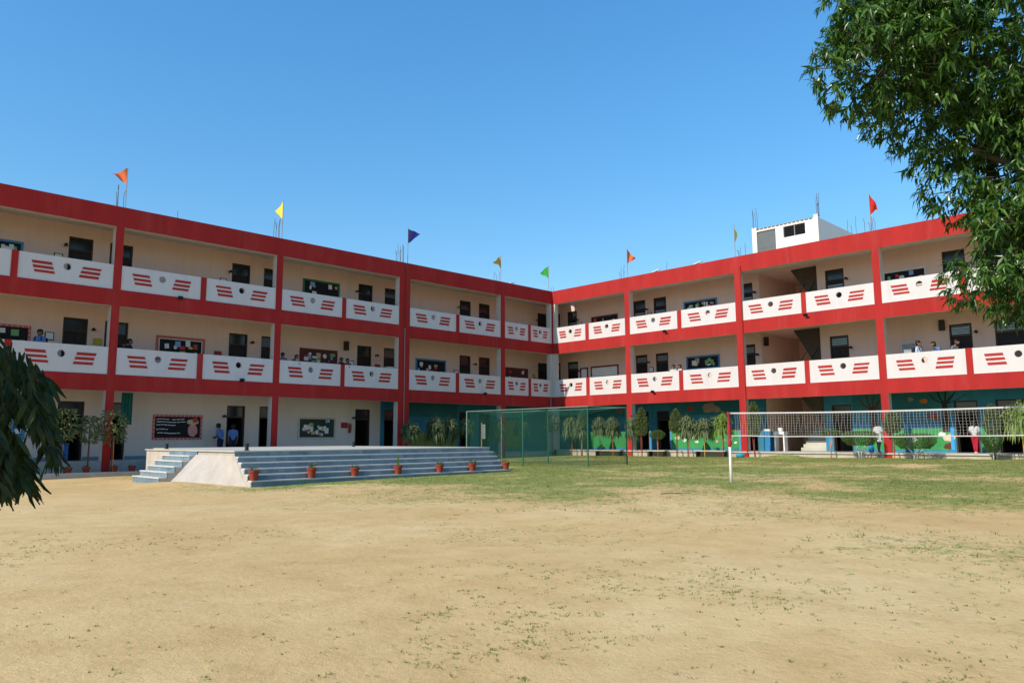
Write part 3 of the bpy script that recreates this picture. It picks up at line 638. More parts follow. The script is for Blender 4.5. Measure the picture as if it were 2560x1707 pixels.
for k in range(7): MB().box((-.26, -.289, -.17+k*.05), (.26, -.2805, -.145+k*.05)).build('grille_slat', mat('ac_slat', (.10, .16, .22), .5, .1, 4), t)
t = empty('cupboard', (3.0, 0, 0))
t.location = Q('L', 10.3, 1.85, 3.2); tag(t, 'white cupboard in front of the door at the double column, first floor', 'cupboard')
MB().box((-.12, -.36, 0), (.12, .36, 1.22)).build('body', WHITEP, t); MB().box((.121, -.34, .05), (.13, -.005, 1.18)).build('door', WHITEP, t); MB().box((.121, .005, .05), (.13, .34, 1.18)).build('door', WHITEP, t)
t = empty('cupboard', Q('L', 3.9, 1.85, 3.2)); tag(t, 'small white cupboard at a door in the bay next to the inner corner', 'cupboard')
MB().box((-.12, -.22, 0), (.12, .22, 1.12)).build('body', WHITEP, t); MB().box((.121, -.20, .05), (.13, .20, 1.08)).build('door', WHITEP, t)
t = empty('cupboard', Q('R', -1.3, 1.8, 3.2)); tag(t, 'narrow white cupboard deep in the inner corner, first floor', 'cupboard')
MB().box((-.22, -.12, 0), (.22, .12, 1.1)).build('body', WHITEP, t); MB().box((-.2, -.13, .05), (.2, -.121, 1.06)).build('door', WHITEP, t)
def floodlight(w, s, z, label):
    t = empty('floodlight', Q(w, s, 0, z), 0.0 if w == 'R' else RAD(90)); tag(t, label, 'floodlight', 'floodlights on the storey bands')
    MB().tube([(0, 0, .05), (0, -.12, .0)], .02, 6).build('arm', BLACKP, t)
    V = [(-.10, -.12, -.05), (.10, -.12, -.05), (.10, -.22, .04), (-.10, -.22, .04), (-.08, -.10, .02), (.08, -.10, .02), (.08, -.18, .09), (-.08, -.18, .09)]
    MB().add(V, [(0,1,2,3), (7,6,5,4), (0,4,5,1), (1,5,6,2), (2,6,7,3), (3,7,4,0)]).build('lamp_head', BLACKP, t, fix=True)
for a in (('L', 21.85, 6.26, 'floodlight on the upper band, second bay of the shaded wing'), ('L', 19.2, 3.16, 'floodlight on the lower band, second bay of the shaded wing'), ('L', 5.6, 3.12, 'floodlight on the lower band near the cage, shaded wing'),
          ('R', 8.0, 6.22, 'floodlight on the upper band, second bay of the sunny wing'), ('R', 7.15, 3.12, 'floodlight on the lower band, second bay of the sunny wing'), ('R', 15.5, 6.18, 'floodlight on the upper band below the stair opening')): floodlight(*a)

# ------------------------------------------------------------------ roof: pennants, rebar, stair tower
FLAGC = {k: mat('flag_'+k, c, .8, .12, 8) for k, c in dict(orange=(.72,.16,.05), yellow=(.75,.62,.06), blue=(.012,.02,.16), ochre=(.62,.36,.04), green=(.03,.34,.03), red=(.72,.03,.02)).items()}
def pennant(w, s, top, color, length, hgt, az, droop, label, fold=.08, seed=0):
    base = Q(w, s, .15, TOP); H = top-TOP
    t = empty('pennant_flag', base); tag(t, label, 'flag', 'pennants along the roof edge')
    MB().tube([(0, 0, -.02), (.0, 0, H)], .016, 6).build('pole', mat('flag_pole', (.3, .24, .2), .6, .1, 6), t)
    nu, nv = 10, 6; V = []
    for i in range(nu+1):
        u = i/nu
        for j in range(nv+1):
            v = j/nv; hh = hgt*(1-u)
            z = H-.03 - hgt*.45*u - v*hh - droop*u*u + .02*math.sin(9*u+seed)
            off = fold*math.sin(5.5*u+2.2*v+seed)*u**.6
            V.append((math.cos(az)*length*u - math.sin(az)*off, math.sin(az)*length*u + math.cos(az)*off, z))
    F = [(i*(nv+1)+j, (i+1)*(nv+1)+j, (i+1)*(nv+1)+j+1, i*(nv+1)+j+1) for i in range(nu) for j in range(nv)]
    MB().add(V, F).build('cloth', FLAGC[color], t, smooth=True)
IL = math.atan2(-.712, -.702); IR = math.atan2(.712, .702)        # along the picture, leftwards and rightwards
pennant('L', 23.96, 11.12, 'orange', .50, .62, IL+.3, .0, 'orange pennant on the roof of the shaded wing, far left', .10, 1)
pennant('L', 17.50, 11.25, 'yellow', .45, .80, IL-.5, .05, 'yellow pennant on the roof of the shaded wing', .06, 2)
pennant('L', 10.64, 11.37, 'blue', .62, .78, IR+.1, -.1, 'dark blue pennant above the double column', .03, 3)
pennant('L', 4.13, 11.05, 'ochre', .48, .72, IL+.6, .1, 'ochre yellow pennant folded by the wind near the inner corner', .12, 4)
pennant('L', 0.13, 11.10, 'green', .55, .75, IL-.3, .12, 'green pennant over the inner corner of the roofs', .09, 5)
pennant('R', 5.50, 11.15, 'orange', .50, .85, IR+.4, .15, 'orange red pennant drooping over the sunny wing', .10, 6)
pennant('R', 12.02, 11.20, 'yellow', .28, .95, IR+.9, .2, 'limp yellow pennant left of the roof stair tower', .08, 7)
pennant('R', 18.44, 11.20, 'red', .42, .95, IR+.2, .22, 'bright red pennant right of the roof stair tower', .05, 8)
def rebar(base, n, hmin, hmax, label, seed, spread=.28):
    r = random.Random(seed); t = empty('rebar_bundle', base); tag(t, label, 'rebar', 'rebar left sticking out of the roof')
    for k in range(n):
        x, y = r.uniform(-spread, spread), r.uniform(-.12, .12); h = r.uniform(hmin, hmax)
        MB().tube([(x, y, -.05), (x+r.uniform(-.02, .02), y, h*.6), (x+r.uniform(-.06, .06), y+r.uniform(-.05, .05), h)], .011, 5).build('rod', STEEL, t)
def rz(o): return (o[0], o[1], o[2])
for w, s, n, h0, h1, lb, sd_ in (('L', 28.2, 6, .35, .85, 'rebar sticking up at the far left roof edge', 1), ('L', 24.2, 4, .6, 1.0, 'rebar beside the orange pennant, far left', 2), ('L', 17.7, 5, .7, .95, 'rebar below the yellow pennant of the shaded wing', 3), ('L', 11.1, 8, .5, .95, 'thick row of rebar left of the dark blue pennant', 4),
                                 ('L', 4.35, 3, .4, .6, 'rebar beside the ochre pennant', 5), ('L', -.1, 2, .25, .4, 'short rebar beside the green pennant', 6), ('R', 5.2, 4, .4, .8, 'rebar left of the drooping orange pennant', 7), ('R', 12.3, 4, .35, .75, 'rebar at the limp yellow pennant', 8), ('R', 18.4, 5, .4, .75, 'rebar around the foot of the red pennant', 9), ('R', 8.0, 1, .35, .5, 'single thin rod on the sunny wing roof', 10), ('L', 22.0, 1, .25, .35, 'single short rod on the shaded wing roof', 11)):
    t_ = rebar(Q(w, s, .2, TOP), n, h0, h1, lb, sd_)
for s, w in ((9.0, 'R'), (11.0-2.6, 'R'), (3.3, 'L')):
    pass
for w, s, lb in (('R', 7.4, 'small white panel lamp lying on the parapet right of the orange red pennant'), ('R', 9.95, 'small white panel lamp on the parapet before the yellow pennant'), ('L', 3.2, 'small white panel lamp on the parapet beside the ochre pennant')):
    t = empty('panel_lamp', Q(w, s, .15, TOP), 0.0 if w == 'R' else RAD(90)); tag(t, lb, 'lamp', 'panel lamps on the parapet')
    V = [(-.22, -.08, .03), (.22, -.08, .12), (.22, .10, .12), (-.22, .10, .03)]; V += [(x, y, z+.03) for x, y, z in V]
    MB().add(V, [(3,2,1,0), (4,5,6,7), (0,1,5,4), (1,2,6,5), (2,3,7,6), (3,0,4,7)]).build('panel', WHITEP, t); MB().tube([(0, 0, 0), (0, 0, .08)], .02, 6).build('stem', DARK, t)

# roof stair tower
T = empty('roof_stair_tower', (12.0, 2.0, 9.25)); tag(T, 'white stair tower on the roof of the sunny wing', 'roof tower')
def tb(name, a, b, M): return MB().box(a, b).build(name, M, T)
TW = 3.4; TH = 1.95; TD = 5.0
mb = MB()
mb.box((0, 0, 0), (.25, .18, TH+.12)); mb.box((.25, 0, 1.83), (1.25, .18, TH)); mb.box((1.25, 0, 0), (1.66, .18, TH)); mb.box((1.66, 0, 0), (2.76, .18, 1.27)); mb.box((1.66, 0, 1.82), (2.76, .18, TH)); mb.box((2.76, 0, 0), (TW-.2, .18, TH))
mb.box((TW-.2, 0, 0), (TW, .18, TH+.16))
mb.build('front_wall', mat('tower_white', (.78, .71, .62), .85, .05, 2, .04, 50, stain=(.5, .45, .4, .3), streak=True), T)
TWM = MATS['tower_white']
tb('side_wall', (TW-.18, .181, 0), (TW, TD, TH), TWM); tb('side_wall', (0, .181, 0), (.18, TD, TH), TWM); tb('rear_wall', (.181, TD-.18, 0), (TW-.181, TD, TH), TWM)
tb('tower_roof', (.181, .181, TH-.12), (TW-.181, TD-.181, TH-.02), ROOFM)
for k in range(14): tb('roof_sheet_rib', (.24+k*.21, -.07, TH+.003), (.24+k*.21+.15, .3, TH+.022), mat('rusty_sheet', (.42, .30, .24), .8, .25, 8))
d = tb('door', (.26, .06, 0), (1.24, .12, 1.825), mat('grey_steel_door', (.12, .13, .13), .55, .1, 3)); MB().box((.30, .052, .1), (1.20, .0595, .85)).build('door_panel', MATS['grey_steel_door'], d); MB().box((.30, .052, .95), (1.20, .0595, 1.75)).build('door_panel', MATS['grey_steel_door'], d)
wdw = tb('window', (1.67, .14, 1.28), (2.75, .17, 1.81), mat('window_void', (.006, .006, .007), .9, .1, 2))
MB().box((2.195, .03, 1.28), (2.235, .139, 1.81)).build('mullion', GREYP, wdw)
for k in range(6):
    for a, b in ((1.68, 2.19), (2.24, 2.74)):
        z = 1.30+k*.085; V = [(a, .05, z), (b, .05, z), (b, .12, z+.05), (a, .12, z+.05)]; V += [(x, y, zz+.012) for x, y, zz in V]
        MB().add(V, [(3,2,1,0), (4,5,6,7), (0,1,5,4), (1,2,6,5), (2,3,7,6), (3,0,4,7)]).build('slat', DARK, wdw)
for bx, by, n, lb, sd_, sp in ((12.1, 2.1, 4, 'rebar on the left corner of the roof stair tower', 21, .14), (15.3, 2.1, 5, 'rebar on the right corner of the roof stair tower', 22, .13), (15.25, 6.6, 3, 'rebar behind the roof stair tower', 23, .2)):
    rebar((bx, by, 11.3 if by < 3 else 11.1), n, .55, 1.15, lb, sd_, sp)
# ------------------------------------------------------------------ stage with two flights of steps
ST = empty('stage', (8.0, -20.0, -0.4)); tag(ST, 'raised stage with blue grey tiled steps in front of the shaded wing', 'stage')
SO = Vector(ST.location)
def sb(name, a, b, M, **k):
    a = Vector(a)-SO; b = Vector(b)-SO; return MB().box(a, b, **k).build(name, M, ST)
ZT = [-.27 + .147*i for i in range(6)]; X0, X1, Y0, Y1 = 4.2, 11.72, -24.2, -15.1
rs = random.Random(8)
tile_cache = {}
def tile(name, a, b, M):                                  # alike tiles share one mesh
    size = tuple(round(abs(b[k]-a[k]), 4) for k in range(3)); key = (name, size, M.name)
    if key not in tile_cache: tile_cache[key] = MB().box((0, 0, 0), size).mesh(name, M)
    o = link(name, tile_cache[key], ST); o.location = Vector([min(a[k], b[k]) for k in range(3)])-SO
    return o
for i in range(6):
    xf = X1-.2*i; zb = -.75 if i == 0 else ZT[i-1]; y = Y0+.004; k = 0
    o = rs.uniform(.2, .6)
    while y < Y1-.01:
        e = min(y+(o if k == 0 else .60), Y1-.004)
        if Y1-e < .08: e = Y1-.004
        tile('riser_tile', (xf-.025, y, zb+.002), (xf+rs.choice((0, .0015, .003)), e-.005, ZT[i]-.031), rs.choice(TILE)); y = e; k += 1
    if i < 5:
        y = Y0; k = 0; o = rs.uniform(.5, 1.4)
        while y < Y1-.01:
            e = min(y+(o if k == 0 else 1.5), Y1)
            if Y1-e < .1: e = Y1
            tile('tread_slab', (xf-.198, y, ZT[i]-.03), (xf+.022, e-.003, ZT[i]+rs.choice((0, .0012))), TREAD); y = e; k += 1
    if i < 5: sb('step_core', (xf-.226, Y0, -.8), (xf-.026, Y1, ZT[i]-.0305), CEMENT)
    # left flight, facing the court's near side
    yf = -25.2+.2*i; x = 6.2; k = 0
    while x < 8.29:
        e = min(x+(.45 if k == 0 else .6), 8.3)
        if 8.3-e < .1: e = 8.3
        tile('riser_tile', (x, yf-rs.choice((0, .0015, .003)), (-.8 if i == 0 else ZT[i-1])+.002), (e-.005, yf+.025, ZT[i]-.031), rs.choice(TILE)); x = e; k += 1
    if i < 5: tile('tread_slab', (6.2, yf-.022, ZT[i]-.03), (8.3, yf+.198, ZT[i]), TREAD)
    if i < 5: sb('step_core', (6.202, yf+.026, -.8), (8.3, yf+.226 if i < 4 else yf+.2, ZT[i]-.031), CEMENT)
# platform: floor slab, body, cement flank between the two flights
sb('stage_floor', (X0, Y0-.022, .435), (X1-1.0+.022, Y1, .465), DECK)
sb('stage_floor', (1.45, -23.0, .435), (X0-.004, Y1, .465), DECK); sb('stage_body', (1.46, -22.98, -.8), (X0+.008, Y1-.01, .432), CEMENT)
sb('stage_body', (X0+.01, Y0+.03, -.8), (X1-1.03, Y1-.01, .432), CEMENT)
A0, A1_, B0, B1 = Vector((8.302, -25.24, -.74)), Vector((8.302, -24.225, .345)), Vector((11.68, -24.205, -.74)), Vector((10.74, -24.205, .345))
V = []; nu = 14; nv = 8
for i in range(nu+1):
    for j in range(nv+1):
        u, v = i/nu, j/nv; p = (A0*(1-u)+B0*u)*(1-v) + (A1_*(1-u)+B1*u)*v
        if 0 < v < 1: p.y += .015*fbm(u*6, v*4, 1.0, 4)
        V.append(p-SO)
F = [(i*(nv+1)+j, (i+1)*(nv+1)+j, (i+1)*(nv+1)+j+1, i*(nv+1)+j+1) for i in range(nu) for j in range(nv)]
n0 = len(V); back = [A0+Vector((0, .9, 0)), A1_+Vector((0, .1, 0)), B0+Vector((-1.2, .9, 0)), B1+Vector((-.1, .1, 0))]
MB().add(V, F).build('cement_flank', CEMENT, ST, smooth=True)
def pipe_stub(x, y, h, lb, top=None):
    t = empty('pipe_stub', (x, y, .465)); tag(t, lb, 'post', 'short posts on the stage')
    MB().lathe([(.05, 0), (.05, h-.02), (.055, h-.015), (.055, h)], (0, 0, 0), 10).build('post', mat('dark_pipe', (.025, .018, .016), .7, .2, 8), t)
    MB().lathe([(.08, 0), (.08, .012)], (0, 0, .0005), 10).build('base_plate', DARK, t)
pipe_stub(10.45, -23.75, .19, 'short dark post on the near left corner of the stage'); pipe_stub(4.35, -23.6, .17, 'short dark post on the far left corner of the stage')
p = on_z(340+1472/2.45, 1106, .52); pipe_stub(5.0, -16.9, .19, 'short dark post at the back edge of the stage')
bp_ = on_y(1204, 1090, -11.2)
t = empty('banner_post', (bp_.x, -11.2, gz(bp_.x, -11.2))); tag(t, 'wooden post with a white banner inside the left end of the cage', 'banner')
MB().tube([(0, 0, -.1), (0, 0, 1.75)], .02, 8).build('post', mat('pale_wood', (.45, .3, .2), .8, .2, 8), t)
MB().tube([(-.03, -.03, 1.68), (.13, .13, 1.68)], .012, 6).build('cross_bar', DARK, t)
V = []
for i in range(7):
    for j in (0, 1): V.append((.02+.09*j, .02+.09*j, .87+.8-.10*i+.008*math.sin(i*1.7+j)))
MB().add(V, [(2*i, 2*i+1, 2*i+3, 2*i+2) for i in range(6)]).build('banner', mat('banner_cloth', (.42, .42, .40), .8), t)
lm = MB()
for i in range(5): lm.add([(.045, .035, 1.60-.10*i), (.09, .08, 1.60-.10*i), (.09, .08, 1.54-.10*i), (.045, .035, 1.54-.10*i)], [(0, 1, 2, 3)])
o = lm.build('lettering', mat('faded_lettering', (.25,.25,.25), .8), t); o['kind'] = 'stuff'

# ------------------------------------------------------------------ leaves
def add_leaf(mb, p, d, n, L, W, curl=0.15, mi=0):
    d = d.normalized(); s = d.cross(n)
    if s.length < 1e-4: s = d.orthogonal()
    s.normalize(); n = s.cross(d)
    m_ = p + d*L*.45 - n*W*.12
    tip = p + d*L - n*L*curl
    q = p + d*L*.42
    mb.add([p, q+s*W*.5+n*W*.1, m_, q-s*W*.5+n*W*.1, tip], [(0, 2, 1), (0, 3, 2), (1, 2, 4), (2, 3, 4)], mi)
def rdir(r):
    z = r.uniform(-1, 1); t = r.uniform(0, 2*math.pi); q = math.sqrt(1-z*z); return Vector((q*math.cos(t), q*math.sin(t), z))
LEAFD = leaf_mat('leaf_sapling', (.085, .120, .045), (.18, .21, .09), .6, .25)
LEAFO = leaf_mat('leaf_conifer', (.075, .115, .030), (.15, .19, .06), .65, .2)
LEAFT = leaf_mat('leaf_topiary', (.05, .095, .020), (.12, .18, .04), .6, .25)
LEAFY = leaf_mat('leaf_young', (.13, .20, .03), (.25, .33, .06), .5, .35)
LEAFM = leaf_mat('leaf_mango', (.014, .046, .007), (.095, .190, .028), .28, .22)
LEAFA = leaf_mat('leaf_ashoka', (.008, .020, .004), (.028, .052, .010), .55, .2)
PCOL = {k: mat('stake_'+k, c, .8, .15, 8) for k, c in dict(red=(.40,.05,.04), orange=(.55,.17,.05), yellow=(.6,.40,.08), brown=(.13,.06,.04), pink=(.45,.2,.15), pale=(.55,.48,.38), blue=(.03,.06,.12), white=(.6,.57,.52)).items()}

# ------------------------------------------------------------------ terracotta pots along the lowest step
POTX = [(720, 290, 'small green shoots', .11, 0), (1075, 278, 'wilted spreading leaves', .16, 1), (1340, 265, 'a few dry sprigs', .10, 2), (1605, 255, 'a tall bright green plant', .30, 3), (1860, 243, 'thin grey green sprigs', .12, 2), (2060, 232, 'sparse short twigs', .14, 2), (2265, 222, 'low dark green leaves', .09, 0)]
pot_mesh = MB().lathe([(.088, 0), (.118, .185), (.134, .187), (.138, .235), (.122, .238), (.118, .20)], (0, 0, 0), 18).mesh('pot', POT)
soil_mesh = MB().lathe([(.114, .196), (.112, .205)], (0, 0, 0), 14).mesh('soil', SOIL)
ordn = ['leftmost', 'second', 'third', 'fourth', 'fifth', 'sixth', 'rightmost']
for k, (px_, py_, what, h, ty) in enumerate(POTX):
    y = on_x(340+px_/2.45, 1080+py_/2.45, 11.645).y
    t = empty('flower_pot', (11.645, y, ZT[0]+.003), k*1.3); t.scale = (1, 1, (1.08, 1.12, 1.0, 1.06, 1.0, 1.02, 1.0)[k]); tag(t, '%s terracotta pot on the lowest stage step, holding %s' % (ordn[k], what), 'flower pot', 'terracotta pots on the stage steps')
    link('pot', pot_mesh, t); link('soil', soil_mesh, t)
    r = random.Random(k+3); mb = MB()
    if ty == 3:
        for j in range(70):
            z = .2+h*j/70; a = j*2.4; add_leaf(mb, Vector((0, 0, z)), Vector((math.cos(a)*.6, math.sin(a)*.6, .9)), Vector((0, 0, 1)), .10*(1.15-j/90), .022, .1)
    else:
        for j in range((0, 1, 2).index(ty)*6+14):
            a = r.uniform(0, 6.28); b = Vector((math.cos(a)*.05, math.sin(a)*.05, .2)); d = Vector((math.cos(a)*r.uniform(.1, .9), math.sin(a)*r.uniform(.1, .9), 1.0))
            if ty == 2: mb.tube([b, b+d.normalized()*h*r.uniform(.5, 1.2)], .004, 4)
            for q in range(2 if ty != 2 else 1): add_leaf(mb, b+d.normalized()*h*r.uniform(.2, .8), d+rdir(r)*.5, Vector((0, 0, 1)), h*r.uniform(.5, .9), .03, .35)
    mb.build('plant', LEAFY if ty == 3 else LEAFD, t)
for k, (px_, py_, lb) in enumerate(((170, 1174, 'dull red pot with a shoot in the planter strip, far left'), (215, 1176, 'dark terracotta pot in the planter strip beside a sapling'), (285, 1172, 'red pot beside the orange stake in the planter strip'), (330, 1170, 'terracotta pot next to the foot of the side steps'))):
    P = on_x(px_, py_, .8); t = empty('flower_pot', (.8, P.y, -.40)); tag(t, lb, 'flower pot', 'pots in the planter strip'); link('pot', pot_mesh, t); link('soil', soil_mesh, t)
    r = random.Random(40+k); mb = MB()
    for j in range(12): add_leaf(mb, Vector((0, 0, .2)), rdir(r)+Vector((0, 0, 1.2)), Vector((0, 0, 1)), .16, .03, .3)
    mb.build('plant', LEAFD, t)

# ------------------------------------------------------------------ saplings and clipped shrubs
def crown_droop(r, H, R, tiers):
    """hanging tongues of long leaves in tiers, narrowing to the top"""
    mb = MB(); ph = r.uniform(0, 6); kl = r.choice((3, 4, 5)); sk = r.uniform(.10, .28)
    for k in range(tiers):
        zt = H*(1.0-(k/tiers)*.80); rt = R*(.62+.38*(k+1)/tiers); th = H/tiers*1.5
        for j in range(int(130+60*k)):
            a = r.uniform(0, 6.283); lob = 1+sk*math.sin(kl*a+ph+k*1.7)+.12*math.sin(7*a+2*ph); q = rt*.70*lob*math.sqrt(r.random()); z = zt + .10*th*math.sin(2*a+ph) - .08*th - .42*th*(q/rt)**1.3 - .22*th*r.random()
            o = r.uniform(.35, .75); d = Vector((math.cos(a)*o, math.sin(a)*o, -1.0))
            add_leaf(mb, Vector((q*math.cos(a), q*math.sin(a), z)), d, Vector((math.cos(a), math.sin(a), .6)), th*r.uniform(.34, .78)*(.8+.25*lob), r.uniform(.05, .09), r.uniform(.0, .3))
    for j in range(420):                                   # rounded inner mass
        o = rdir(r); q = r.uniform(.4, 1)**.4; p = Vector((o.x*R*.80*q, o.y*R*.80*q, H*.50+o.z*H*.46*q))
        add_leaf(mb, p, Vector((o.x, o.y, -.55))+rdir(r)*.5, o+rdir(r)*.4, r.uniform(.12, .20), r.uniform(.045, .07), .2)
    for j in range(16):
        a = r.uniform(0, 6.283); add_leaf(mb, Vector((0, 0, H*.92)), Vector((math.cos(a)*.7, math.sin(a)*.7, .9)), Vector((0, 0, 1)), .16, .035, .3)
    return mb
def crown_solid(r, H, shape, n, L, up=.5):
    mb = MB(); c = 0
    while c < n:
        z = r.random(); rad = shape(z)
        a = r.uniform(0, 6.283); q = rad*(r.uniform(.25, 1))**.45; c += 1
        p = Vector((q*math.cos(a), q*math.sin(a), z*H)); o = Vector((math.cos(a), math.sin(a), up))
        add_leaf(mb, p, o+rdir(r)*.75, rdir(r)+o, L*r.uniform(.6, 1.2), L*.36*r.uniform(.7, 1.2), .2)
    return mb
SAPN = {'droop': 'ashoka_sapling', 'oval': 'upright_shrub', 'flat': 'flat_topped_shrub', 'bowl': 'clipped_bowl_shrub', 'cone': 'clipped_cone_shrub', 'bushy': 'bushy_sapling'}
def sapling(kind, x, y, z0, ztop, zbot, R, stake, label, seed, mt=None, lean=0.0, cat='shrub'):
    r = random.Random(seed); t = empty(SAPN[kind], (x, y, z0), r.uniform(0, 6.28) if kind != 'bowl' else r.uniform(-.3, .3)); tag(t, label, cat, 'young trees and shrubs along the plinths')
    H = ztop-zbot; h0 = zbot-z0
    R *= 1.38 if kind == 'droop' else 1.16
    if kind == 'droop': mb = crown_droop(r, H, R, 2 if H > .7 else 1); M = mt or LEAFD
    elif kind == 'bushy': mb = crown_solid(r, H, lambda z: R*math.sqrt(max(.04, 1-(1.7*z-.85)**2)), 420, .17, -.6); M = mt or LEAFD
    elif kind == 'oval': mb = crown_solid(r, H, lambda z: R*(.25+.75*math.sin(math.pi*min(1, .12+.88*z**.8)))*(1 if z < .85 else 1-(z-.85)*3.5), 2300, .10, 1.3); M = mt or LEAFO
    elif kind == 'flat': mb = crown_solid(r, H, lambda z: R*math.sqrt(max(.05, 1-(2*z-1)**2)), 1300, .08); M = mt or LEAFT
    elif kind == 'bowl': mb = crown_solid(r, H, lambda z: R*(.62+.38*math.sin(min(1, z*1.6)*math.pi/2))*(1 if z < .75 else math.sqrt(max(.02, 1-((z-.75)/.25)**2*.75))), 7500, .055, .6); M = mt or LEAFT
    else: mb = crown_solid(r, H, lambda z: R*(.30+.7*z), 4200, .058, .3); M = mt or LEAFT
    c = mb.build('crown', M, t, loc=(0, 0, h0)); c['kind'] = 'stuff'
    tk = MB()
    if kind in ('bowl',):
        for k in range(5):
            a = k*1.256; tk.tube([(.05*math.cos(a), .05*math.sin(a), -.1), (.10*math.cos(a+.6), .10*math.sin(a+.6), h0*.5), (R*.5*math.cos(a), R*.5*math.sin(a), h0+.12)], [.028, .022, .014], 6)
        tk.build('trunk', PCOL['white'], t, smooth=True)
    elif kind in ('flat',):
        tk.tube([(0, 0, -.1), (.01, 0, h0*.5), (-.06, 0, h0+.15)], [.022, .02, .012], 6); tk.tube([(0, 0, h0*.2), (.06, .02, h0*.7), (.08, .02, h0+.15)], [.018, .016, .01], 6); tk.build('trunk', PCOL[stake], t, smooth=True)
    else:
        tk.tube([(0, 0, -.1), (.012, .01, h0*.5), (.0, 0, h0+H*.6)], [.022, .018, .01], 6); tk.build('trunk', PCOL['brown'] if kind != 'cone' else PCOL['pale'], t, smooth=True)
        if stake: MB().tube([(.05, -.03, -.1), (.045+lean*.5, -.03, h0*.6), (.03+lean, -.03, h0+.25)], .017, 6).build('stake', PCOL[stake], t)
    return t
RP = [('droop', 1.71, 2.08, .99, .33, 'red', 'drooping sapling with pinkish stake behind the cage, next to the corner'), ('oval', 2.55, 2.25, 1.0, .24, 'pink', 'upright rounded shrub behind the cage between drooping saplings'), ('droop', 2.45, 1.95, .86, .30, 'brown', 'drooping sapling behind the cage corner post'),
      ('droop', 3.79, 1.98, .98, .32, 'brown', 'drooping sapling seen through the right end of the cage'), ('droop', 4.67, 1.96, .97, .32, 'orange', 'drooping sapling on the edge of the cage, before the green mural band'), ('droop', 5.95, 1.93, .90, .27, 'red', 'drooping sapling against the first red column of the sunny wing'),
      ('oval', 6.59, 2.27, .84, .29, 'red', 'tall upright shrub right of the first red column, red stake'), ('flat', 7.56, 1.12, .66, .33, 'orange', 'low flat topped shrub on forked orange stems before a dark door'), ('oval', 8.68, 2.13, .96, .27, 'brown', 'upright oval shrub beside a red painted spot'),
      ('droop', 9.33, 1.95, .88, .36, 'red', 'drooping sapling next to the oval shrub, dark red stake'), ('droop', 10.27, 1.77, .78, .38, 'yellow', 'wide two tiered drooping sapling on a yellow orange stake'), ('droop', 11.3, 1.99, .97, .36, 'red', 'yellow green drooping sapling left of the net pole'),
      ('oval', 12.91, 2.36, .75, .27, 'red', 'upright shrub behind the near end of the net, leaning red stake'), ('flat', 16.4, 1.05, .82, .36, 'orange', 'thin flat green shrub on an orange stake right of the stairs'), ('bowl', 17.76, .98, .40, .62, None, 'clipped bowl shaped shrub on pale stems left of the woman in white'),
      ('oval', 18.95, 1.78, .90, .30, 'orange', 'upright shrub just right of the red column behind the net'), ('bowl', 19.86, .87, .28, .68, None, 'clipped bowl shaped shrub on white stems behind the net middle'), ('oval', 22.48, 1.9, .82, .25, 'pale', 'tall upright shrub beside the girl in red trousers'),
      ('cone', 22.50, .82, .17, .40, None, 'dark clipped shrub narrowing downwards on a slanted pale stem'), ('droop', 23.38, 2.1, .9, .48, 'yellow', 'bright yellow green layered sapling at the right picture edge')]
for k, (kd, x, zt, zb, R, stk, lb) in enumerate(RP):
    y = -.42 if kd not in ('bowl', 'cone') else -.75
    sapling(kd, x, y, gz(x, y), zt, zb, R, stk, lb, 100+k, LEAFY if 'yellow green' in lb else None, .10 if 'leaning' in lb else 0)
LP = [(11.08, 1.63, .78, .36, 'brown', 'dark drooping sapling beside the double column behind the stage'), (9.55, 1.95, .72, .40, 'brown', 'tall two tiered drooping sapling behind the right half of the stage'), (8.68, 1.93, .75, .34, 'brown', 'drooping sapling behind the stage, right of the two tiered one'),
      (7.56, 1.82, 1.20, .30, 'brown', 'short drooping sapling at the left edge of the cage'), (5.39, 1.86, .76, .30, 'brown', 'drooping sapling behind the left part of the cage'), (3.58, 1.80, 1.05, .28, 'brown', 'small drooping sapling in the middle behind the cage'), (1.04, 2.18, 1.18, .36, None, 'dark sapling before the pale corner post'),
      (24.95, 1.62, .66, .22, 'brown', 'dark sapling left of the far left red column'), (24.2, 1.81, .66, .38, 'orange', 'dark bushy sapling with orange stake before the far left red column'), (25.75, 1.85, .78, .34, 'pale', 'shaded sapling before the far left ground floor door')]
for k, (s, zt, zb, R, stk, lb) in enumerate(LP): sapling('bushy' if s > 20 or s < 2 else 'droop', .85, -s, -.40, zt, zb, R, stk, lb, 200+k)

